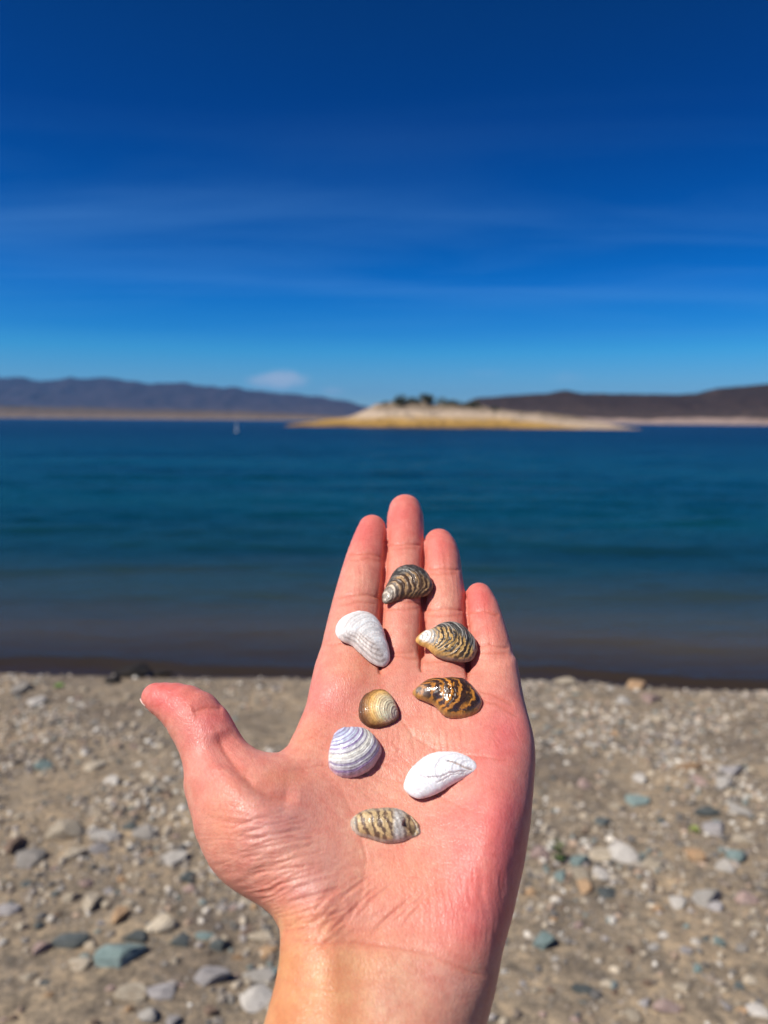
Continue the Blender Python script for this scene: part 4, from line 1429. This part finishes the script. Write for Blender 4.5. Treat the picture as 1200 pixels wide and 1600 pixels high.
def stone(px, py, w, h, mat, ang=0.0, sink=.30, label=None, group=None, cat='stone', name='stone', mesh=None, aspect=None):
    """w, h: size in photograph pixels; ang: slant in the picture, degrees"""
    global nst
    p = at_z(px, py + h * .18, .12)
    for _ in range(3):
        p = at_z(px, py + h * .18, float(ground_z(p.x, p.y)))
    dist = (p - CAM).length
    sx = w / F * dist / 2 * .95
    el = math.asin(min(1, (CAM.z - p.z) / dist))
    hy = h / F * dist
    # visible height = depth*sin(el) + height*cos(el)
    zz = min(hy * .50, sx * .85) if aspect is None else sx * aspect
    dz = zz / 2 * 1.5
    sy = max((hy - zz * math.cos(el)) / math.sin(el) / 2, sx * .45)
    sy = min(sy, sx * 1.5)
    o = bpy.data.objects.new(name, STONES[nst % 12] if mesh is None else mesh)
    COL.objects.link(o)
    R = random.Random(nst * 31 + 5)
    o.scale = (sx * 1.16, sy * 1.16, dz * 1.25)
    o.rotation_euler = (R.uniform(-.12, .12), R.uniform(-.12, .12), math.radians(ang))
    o.location = p + Vector((0, 0, dz * (1 - 2 * sink) * .9))
    if not o.data.materials: o.data.materials.append(SM['grey'])
    o.material_slots[0].link = 'OBJECT'
    o.material_slots[0].material = SM[mat]
    tag(o, label, cat, group)
    nst += 1
    return o


G0 = 'larger stones that stand out on the beach'
NAMED = [
    (104, 1297, 66, 40, 'cream', 28, 'long cream stone with brown streaks, slanting up to the right, left of the thumb base'),
    (162, 1305, 44, 24, 'white', 5, 'oval pale grey stone right beside the long cream stone at left'),
    (229, 1300, 36, 26, 'grey', 8, 'rounded light grey stone about halfway between the long cream stone and the thumb base'),
    (116, 1330, 36, 24, 'cream', 0, 'round yellowish stone just below the long cream stone'),
    (48, 1337, 48, 28, 'grey', 0, 'grey stone with a dark shadow left of the round yellowish stone'),
    (22, 1318, 30, 26, 'brown', 10, 'brownish stone near the left edge level with the pale oval stone'),
    (160, 1325, 34, 18, 'lilac', 0, 'flat lilac grey stone under the oval pale grey stone'),
    (273, 1342, 46, 22, 'white', 20, 'flat whitish stone lying left of the ball of the thumb'),
    (340, 1356, 26, 16, 'white', 0, 'small white pebble touching the hand outline below the thumb base'),
    (255, 1442, 46, 32, 'cream', 25, 'pointed cream stone casting a dark shadow, up and right of the blue green block'),
    (187, 1427, 22, 24, 'orange', 0, 'small orange tan stone standing above the blue green block'),
    (188, 1487, 74, 40, 'teal', 0, 'large flat blue green stone block, the biggest stone at lower left'),
    (213, 1462, 46, 20, 'dark', 0, 'dark green stone touching the top of the large blue green block'),
    (107, 1468, 48, 24, 'dark', 8, 'dark slate stone a little left of the large blue green block'),
    (144, 1476, 20, 14, 'cream', 0, 'tiny cream pebble wedged between the slate stone and the blue green block'),
    (63, 1480, 24, 24, 'pink', 0, 'pinkish pebble left of the dark slate stone'),
    (126, 1504, 34, 18, 'cream', 0, 'small cream pebble just below left of the blue green block'),
    (46, 1524, 20, 14, 'cream', 0, 'small pale pebble in sand at lower left with a tiny dark stone beside it'),
    (74, 1536, 14, 10, 'dark', 0, 'tiny dark pebble beside a small pale one at lower left'),
    (210, 1544, 32, 46, 'cream', 80, 'upright oval cream stone directly below the blue green block'),
    (252, 1547, 44, 22, 'lilac', -5, 'flat lilac grey stone right of the upright oval cream stone'),
    (235, 1584, 28, 22, 'white', 0, 'small white stone at the bottom edge under the upright oval cream stone'),
    (330, 1524, 52, 26, 'lilac', -5, 'wide bluish grey stone sunk in sand left of the wrist'),
    (345, 1476, 34, 20, 'dark', 0, 'dark grey stone with black shadow between pointed cream stone and wrist'),
    (284, 1469, 36, 22, 'dark', 0, 'dark stone just right of the pointed cream stone'),
    (318, 1461, 28, 14, 'teal', 0, 'small blue green chip between two dark stones'),
    (413, 1461, 42, 20, 'cream', 5, 'flat cream stone against the left side of the wrist crease'),
    (418, 1484, 30, 20, 'orange', 0, 'orange stone under the flat cream stone by the wrist'),
    (408, 1522, 60, 18, 'white', 14, 'long thin white stone pointing at the left side of the wrist'),
    (427, 1520, 22, 18, 'teal', 0, 'teal stone tucked against the wrist at the end of the long thin white stone'),
    (410, 1556, 54, 38, 'white', 0, 'large whitish stone half hidden by the forearm at lower left'),
    (386, 1452, 20, 20, 'brown', 0, 'small reddish brown stone left of the flat cream stone by the wrist'),
    (135, 1380, 20, 14, 'pink', 0, 'small pinkish pebble above the orange tan stone'),
    (298, 1388, 22, 14, 'pink', 0, 'pink pebble on sand left of the heel of the thumb'),
    (143, 1406, 24, 26, 'cream', 20, 'pale slanted pebble up left of the small orange tan stone'),
    (112, 1402, 26, 18, 'cream', 10, 'cream pebble lying left of the pale slanted pebble'),
    (293, 1369, 34, 18, 'dark', 0, 'dark flat stone left of the heel of the thumb above a pink pebble'),
    (12, 1420, 30, 20, 'lilac', 0, 'lilac grey stone cut by the left edge of the picture'),
    (205, 1290, 26, 14, 'dark', 0, 'small dark stone left of the thumb base among grey ones'),
    (145, 1196, 32, 20, 'cream', 0, 'cream pebble in line below the thumb tip, left of it'),
    (232, 1212, 18, 20, 'cream', 60, 'small upright pale stone left of the middle of the thumb'),
    (176, 1218, 22, 20, 'white', 40, 'whitish pebble halfway between cream pebble and thumb'),
    (72, 1196, 30, 16, 'teal', 0, 'small bluish stone at left, level with the cream pebble'),
    (30, 1078, 30, 20, 'grey', 0, 'grey stone near the left edge close to the water'),
    (58, 1093, 24, 16, 'white', 0, 'pale pebble a little below the green sprout'),
    (885, 1064, 40, 16, 'cream', 0, 'cream stone right at the water edge just right of the little finger side'),
    (994, 1070, 30, 18, 'orange', 0, 'orange tan stone right at the water edge, right part'),
    (1018, 1088, 30, 20, 'pink', -30, 'pinkish stone just below the orange tan stone by the water'),
    (975, 1095, 24, 18, 'white', 0, 'white pebble left of the pinkish stone by the water'),
    (1073, 1197, 38, 14, 'orange', 5, 'low tan stone on the plain sand at right'),
    (1090, 1216, 24, 20, 'pink', 0, 'pink white pebble right below the low tan stone'),
    (1140, 1203, 40, 20, 'lilac', 0, 'lilac grey stone right of the low tan stone'),
    (1132, 1222, 26, 22, 'white', -45, 'white tilted pebble under the lilac grey stone at right'),
    (1000, 1213, 22, 26, 'white', 0, 'round white pebble alone on sand right of the hand'),
    (915, 1225, 22, 22, 'pink', 0, 'pale pink pebble nearest to the right edge of the palm'),
    (997, 1252, 40, 18, 'teal', 0, 'flat pale green stone in the middle of the right side sand'),
    (1153, 1262, 24, 40, 'white', 35, 'long white stone slanting down to the right near the right edge'),
    (1105, 1266, 40, 18, 'dark', 0, 'dark green flat stone left of the long slanting white stone'),
    (940, 1284, 26, 14, 'dark', 0, 'small dark slate stone right of the palm, alone'),
    (1115, 1290, 40, 24, 'lilac', 0, 'bluish white stone under the dark green flat stone'),
    (845, 1333, 36, 26, 'pink', 0, 'pale pink stone touching the right edge of the palm'),
    (938, 1332, 38, 26, 'cream', 0, 'yellowish cream stone up left of a white blocky one right of the hand'),
    (971, 1331, 38, 38, 'white', 30, 'white blocky stone with sharp corners right of the hand'),
    (903, 1345, 34, 24, 'teal', 0, 'blue green stone right of the green weed'),
    (907, 1363, 30, 24, 'cream', 0, 'small round cream stone below the blue green one beside the weed'),
    (876, 1367, 20, 18, 'teal', 0, 'little blue grey stone at the foot of the green weed'),
    (941, 1361, 30, 24, 'white', 20, 'small white triangular stone under the yellowish cream one'),
    (914, 1384, 22, 20, 'orange', 0, 'yellowish pebble below the round cream stone beside the weed'),
    (948, 1391, 28, 22, 'dark', -30, 'dark olive stone below the small white triangular one'),
    (998, 1342, 26, 16, 'dark', 0, 'dark stone right beside the white blocky stone'),
    (1022, 1349, 30, 22, 'cream', 0, 'cream pebble right of the dark stone beside the white block'),
    (1084, 1335, 30, 28, 'orange', 40, 'tan orange stone in the scatter at far right'),
    (1162, 1310, 36, 20, 'cream', 0, 'yellowish stone near the right edge below the long slanting white one'),
    (1145, 1335, 26, 20, 'teal', 0, 'pale green stone in the scatter near the right edge'),
    (1132, 1352, 26, 22, 'white', 0, 'white pebble in the scatter near the right edge'),
    (1101, 1402, 46, 30, 'white', 0, 'large rounded white stone, the brightest at right'),
    (1060, 1409, 30, 22, 'white', -30, 'smaller white stone just left of the large rounded white one'),
    (1120, 1415, 24, 16, 'lilac', 0, 'lilac white pebble just right under the large rounded white stone'),
    (1170, 1404, 34, 20, 'pink', 0, 'pinkish stone right of the large rounded white one'),
    (849, 1471, 32, 30, 'teal', -40, 'blue green square stone on bare sand right of the wrist'),
    (1022, 1440, 18, 16, 'cream', 0, 'small cream pebble on sand below the smaller white stone'),
    (1037, 1460, 16, 12, 'white', 0, 'tiny white pebble on sand right of a small cream one'),
    (984, 1484, 12, 12, 'brown', 0, 'tiny reddish pebble on sand in the right part'),
    (1103, 1466, 14, 12, 'dark', 0, 'tiny dark bluish pebble on sand at lower right'),
    (1123, 1470, 20, 16, 'teal', 0, 'pale green chip beside the tiny dark bluish pebble'),
    (908, 1544, 34, 16, 'dark', -8, 'flat dark slate stone on sand at lower right of the wrist'),
    (949, 1534, 20, 14, 'cream', 0, 'small cream stone right of the flat dark slate stone'),
    (960, 1547, 12, 18, 'brown', 0, 'small maroon stone below the small cream stone'),
    (990, 1584, 22, 16, 'cream', 0, 'pale yellow pebble near the bottom edge, lower right'),
    (1066, 1542, 28, 14, 'cream', 0, 'low cream stone sunk in sand at lower right'),
    (1046, 1572, 40, 18, 'pink', 0, 'pale pinkish stone near the bottom edge right of the pale yellow pebble'),
    (1186, 1580, 20, 24, 'white', 60, 'upright pale stone at the bottom right corner'),
]
for (px, py, w, h, m, ang, lab) in NAMED:
    stone(px, py, w, h, m, ang, label=lab, group=G0, aspect=.42 if 'flat' in lab or 'low' in lab else None)

# the dark wet clump at the water's edge
stone(208, 1050, 58, 24, 'wet', 10, .2, label='black wet rock lying in the edge of the water left of the thumb tip', cat='rock', name='wet_rock')
stone(180, 1062, 26, 16, 'wet', -10, .3, label='smaller black wet rock on the sand in front of the larger one', cat='rock', name='wet_rock')
stone(250, 1052, 40, 10, 'wet', 0, .3, label='low flat black rock right of the larger wet rock, nearest the thumb tip', cat='rock', name='wet_rock')

# countless like pebbles: each is its own object, alike ones share their label
Rg = random.Random(77)
CN = {'cream': 'cream', 'white': 'whitish', 'teal': 'blue green', 'dark': 'dark slate', 'pink': 'pinkish', 'grey': 'grey', 'brown': 'brown', 'orange': 'tan orange', 'lilac': 'lilac grey'}
n_auto = 0
LMK = [(104, 1297, 'the long cream stone'), (188, 1487, 'the large blue green block'), (255, 1442, 'the pointed cream stone'), (210, 1544, 'the upright oval cream stone'), (92, 1070, 'the fresh green sprout'),
       (208, 1050, 'the black wet rock'), (280, 1130, "the thumb's first joint"), (330, 1300, 'the ball of the thumb'), (408, 1500, 'the left side of the wrist'), (273, 1342, 'the flat whitish stone by the hand'),
       (145, 1196, 'the cream pebble below the thumb tip'), (63, 1480, 'the pinkish pebble at left'), (330, 1524, 'the wide bluish grey sunken stone'), (876, 1340, 'the green weed'), (971, 1331, 'the white blocky stone'),
       (1101, 1402, 'the large rounded white stone'), (849, 1471, 'the square blue green stone'), (1153, 1262, 'the long slanting white stone'), (1086, 1299, 'the yellow green sprout'), (997, 1252, 'the flat pale green stone'),
       (1073, 1197, 'the low tan stone'), (908, 1544, 'the flat dark slate stone'), (1046, 1572, 'the pinkish stone at the bottom'), (1000, 1213, 'the lone round white stone'), (885, 1064, 'the cream stone at the water edge'),
       (1005, 1080, 'the tan stone at the water edge'), (1022, 1440, 'the small cream pebble on bare sand'), (1170, 1480, 'the right picture edge near the bottom'), (30, 1380, 'the left picture edge at stone level'), (46, 1560, 'the bottom left corner')]
tries = 0
used = set()
taken = [(a[0], a[1], a[2] * .6) for a in NAMED]
while n_auto < 215 and tries < 12000:
    tries += 1
    px = Rg.uniform(-10, 1210); py = 1075 + 525 * Rg.random() ** .8
    band = math.exp(-((py - 1335) / 75) ** 2) + .55 * math.exp(-((py - 1440 - (px > 600) * 60) / 60) ** 2) * (1.2 if px < 450 else .35) + .30
    if Rg.random() > band: continue
    if 445 < px < 770 and py > 1080: continue
    w = Rg.choice([9, 10, 11, 12, 12, 14, 14, 16, 18]) * (1 + (py - 1300) / 1400)
    if any(math.hypot(px - a, py - b) < c + w * .5 for a, b, c in taken): continue
    m = Rg.choices(['grey', 'cream', 'brown', 'dark', 'pink', 'white', 'teal', 'lilac', 'orange'], [24, 27, 13, 8, 8, 9, 6, 4, 7])[0]
    lm = min(LMK, key=lambda q: math.hypot(q[0] - px, (q[1] - py) * 1.3))
    ddx, ddy = px - lm[0], py - lm[1]
    far_ = 'just' if math.hypot(ddx, ddy) < 55 else 'some way'
    an = math.degrees(math.atan2(-ddy, ddx)) % 360
    dr = ['right', 'above right', 'above', 'above left', 'left', 'below left', 'below', 'below right'][int(((an + 22.5) % 360) // 45)]
    szw = 'tiny' if w < 12.5 else ('small' if w < 16 else 'bigger')
    side = 'left of the hand' if px < 600 else 'right of the hand'
    zone = 'near the water' if py < 1190 else ('in the stony band' if py < 1430 else 'on the nearest sand')
    g = '%s pebbles %s %s' % (CN[m], zone, side)
    ar = Rg.uniform(.5, .8)
    lab = '%s %s pebble %s %s of %s' % (szw, CN[m], far_, dr, lm[2])
    lab = lab.replace('above of', 'above').replace('below of', 'below')
    if lab in used: continue
    used.add(lab); taken.append((px, py, w * .5))
    stone(px, py, w, w * ar, m, Rg.uniform(-60, 60), .35, label=lab, group=g, cat='pebble', name='pebble')
    n_auto += 1

# the gravel that nobody could count
def gravel(n, seed, lo, hi):
    R = np.random.default_rng(seed)
    shapes = [stone_shape(JV, 300 + k, 4, .12) for k in range(10)]
    y = 1.55 + (5.05 - 1.55) * R.random(n) ** .75
    x = (R.random(n) * 2 - 1) * (.62 * y + .95)
    keep = (fbm(x * 1.3 + 5, y * 1.3, oct=3, seed=51) + .35 * (np.exp(-((y - 2.75) / .45) ** 2)) + R.normal(0, .14, n)) > .45 + .09 * np.exp(-((y - 3.55) / .5) ** 2) + .07 * sstep(2.25, 1.9, y)
    keep &= y < shore_y(x) + .05
    x, y = x[keep], y[keep]; n = len(x)
    cl = fbm(x * 2.6 + 9, y * 2.6, oct=3, seed=58)
    s = lo * (hi / lo) ** (R.random(n) ** (4.2 - 3.6 * sstep(.42, .66, cl)))
    pal = np.array([(.30, .255, .205), (.22, .175, .135), (.46, .385, .29), (.13, .12, .11), (.56, .50, .42), (.40, .29, .21), (.18, .205, .19), (.34, .30, .27), (.64, .59, .51)])
    ci = R.choice(len(pal), n, p=[.22, .17, .17, .12, .09, .08, .05, .05, .05])
    V = []; C = []
    nj = len(JV)
    z = ground_z(x, y)
    for k in range(n):
        a = R.uniform(0, 6.283); ca, sa = math.cos(a), math.sin(a)
        sh = shapes[k % 10] * np.array([1, R.uniform(.6, .95), R.uniform(.45, .8)]) * s[k]
        p = np.stack([sh[:, 0] * ca - sh[:, 1] * sa + x[k], sh[:, 0] * sa + sh[:, 1] * ca + y[k], sh[:, 2] + z[k] + s[k] * .12], -1)
        V.append(p); C.append(np.tile(pal[ci[k]] * R.uniform(.75, 1.25), (nj, 1)))
    V = np.vstack(V); C = np.vstack(C)
    Fa = (JF[None] + (np.arange(n) * nj)[:, None, None]).reshape(-1, 3)
    me = mesh_from('gravel', V, Fa)
    set_col(me, 'stone_tint', C)
    m = Mat('gravel')
    n2 = m.noise(120, 4, .6)
    m.put('Base Color', m.mix(.6, m.attr('stone_tint'), m.ramp(n2, [(.3, (.6, .6, .6)), (.7, (1.25, 1.25, 1.22))]), 'MULTIPLY'))
    m.put('Roughness', .85); m.put('Specular IOR Level', .25)
    m.put('Normal', m.bump(n2, .5, .004))
    o = link('gravel', me, m.m)
    tag(o, 'fine mixed grey and brown gravel strewn over the beach', 'gravel', kind='stuff')


gravel(46000, 5, .003, .021)


# ------------------------------------------------------------------ little plants
def leaf_mesh(L, W, bend, seed):
    n = 6
    V, Fc = [], []
    for i in range(n + 1):
        t = i / n
        w = W * math.sin(math.pi * min(t * .9 + .08, 1)) ** .8 * .5
        y = L * t * math.cos(bend * t); z = L * t * math.sin(1.0 - bend * t) if bend else L * t
        V += [(-w, y * .6, z), (0, y * .6, z - w * .35), (w, y * .6, z)]
    for i in range(n):
        a = i * 3
        Fc += [(a, a + 1, a + 4, a + 3), (a + 1, a + 2, a + 5, a + 4)]
    me = mesh_poly('leaf', V, Fc)
    return me


def sprout(px, py, hpx, nl, mats, label, wide=.25, stemmed=True):
    p = at_z(px, py, .1)
    for _ in range(3): p = at_z(px, py, float(ground_z(p.x, p.y)))
    d = (p - CAM).length; H = hpx / F * d
    root = link('beach_plant', None, loc=p)
    tag(root, label, 'plant', 'small green plants growing on the beach')
    R = random.Random(int(px))
    if stemmed:
        V, Fc = tube([(0, 0, -.01), (.1 * H, 0, H * .4), (-.05 * H, .05 * H, H * .95)], [H * .03, H * .025, H * .01], 6)
        link('stem', mesh_poly('stem', V, Fc), mats, root)
    lm = leaf_mesh(H * .42, H * .42 * wide * 1.6, .5, 1)
    lm.materials.append(mats)
    for k in range(nl):
        o = bpy.data.objects.new('leaf', lm); COL.objects.link(o); o.parent = root
        t = k / nl
        o.location = (R.uniform(-.05, .05) * H, R.uniform(-.05, .05) * H, (t * .75 * H) if stemmed else 0)
        o.rotation_euler = (R.uniform(-.9, .1), R.uniform(-.3, .3), k * 2.4 + R.uniform(-.3, .3))
        s = R.uniform(.7, 1.15) * (1.15 - .45 * t); o.scale = (s, s, s)
    return root


M_G1 = mat_leaf('fresh_green_leaf', (.10, .19, .045), (.20, .30, .08), 60)
M_G2 = mat_leaf('dark_green_leaf', (.035, .062, .018), (.085, .125, .035), 60)
M_G3 = mat_leaf('yellow_green_leaf', (.17, .21, .05), (.30, .34, .10), 60)
sprout(92, 1074, 22, 11, M_G1, 'small fresh green sprout by the water at the left', .6, False)
sprout(872, 1348, 40, 12, M_G2, 'upright dark green weed with tiny leaves right of the palm', .35)
sprout(1086, 1299, 22, 12, M_G3, 'little yellow green sprout among the stones at right', .6, False)

# ------------------------------------------------------------------ the air
hz = mesh_poly('haze', [(-7400, -400, -5), (7400, -400, -5), (7400, 9400, -5), (-7400, 9400, -5), (-7400, -400, 330), (7400, -400, 330), (7400, 9400, 330), (-7400, 9400, 330)],
               [(0, 3, 2, 1), (4, 5, 6, 7), (0, 1, 5, 4), (1, 2, 6, 5), (2, 3, 7, 6), (3, 0, 4, 7)], False)
hm = bpy.data.materials.new('haze'); hm.use_nodes = True
hn = hm.node_tree.nodes; hn.clear()
ho = hn.new('ShaderNodeOutputMaterial'); hv = hn.new('ShaderNodeVolumePrincipled')
hv.inputs['Color'].default_value = (.06, .46, 1.0, 1); hv.inputs['Density'].default_value = 6e-5; hv.inputs['Anisotropy'].default_value = .2
hm.node_tree.links.new(hv.outputs[0], ho.inputs['Volume'])
haze = link('haze', hz, hm)
tag(haze, 'thin blue desert haze over the lake', kind='stuff')
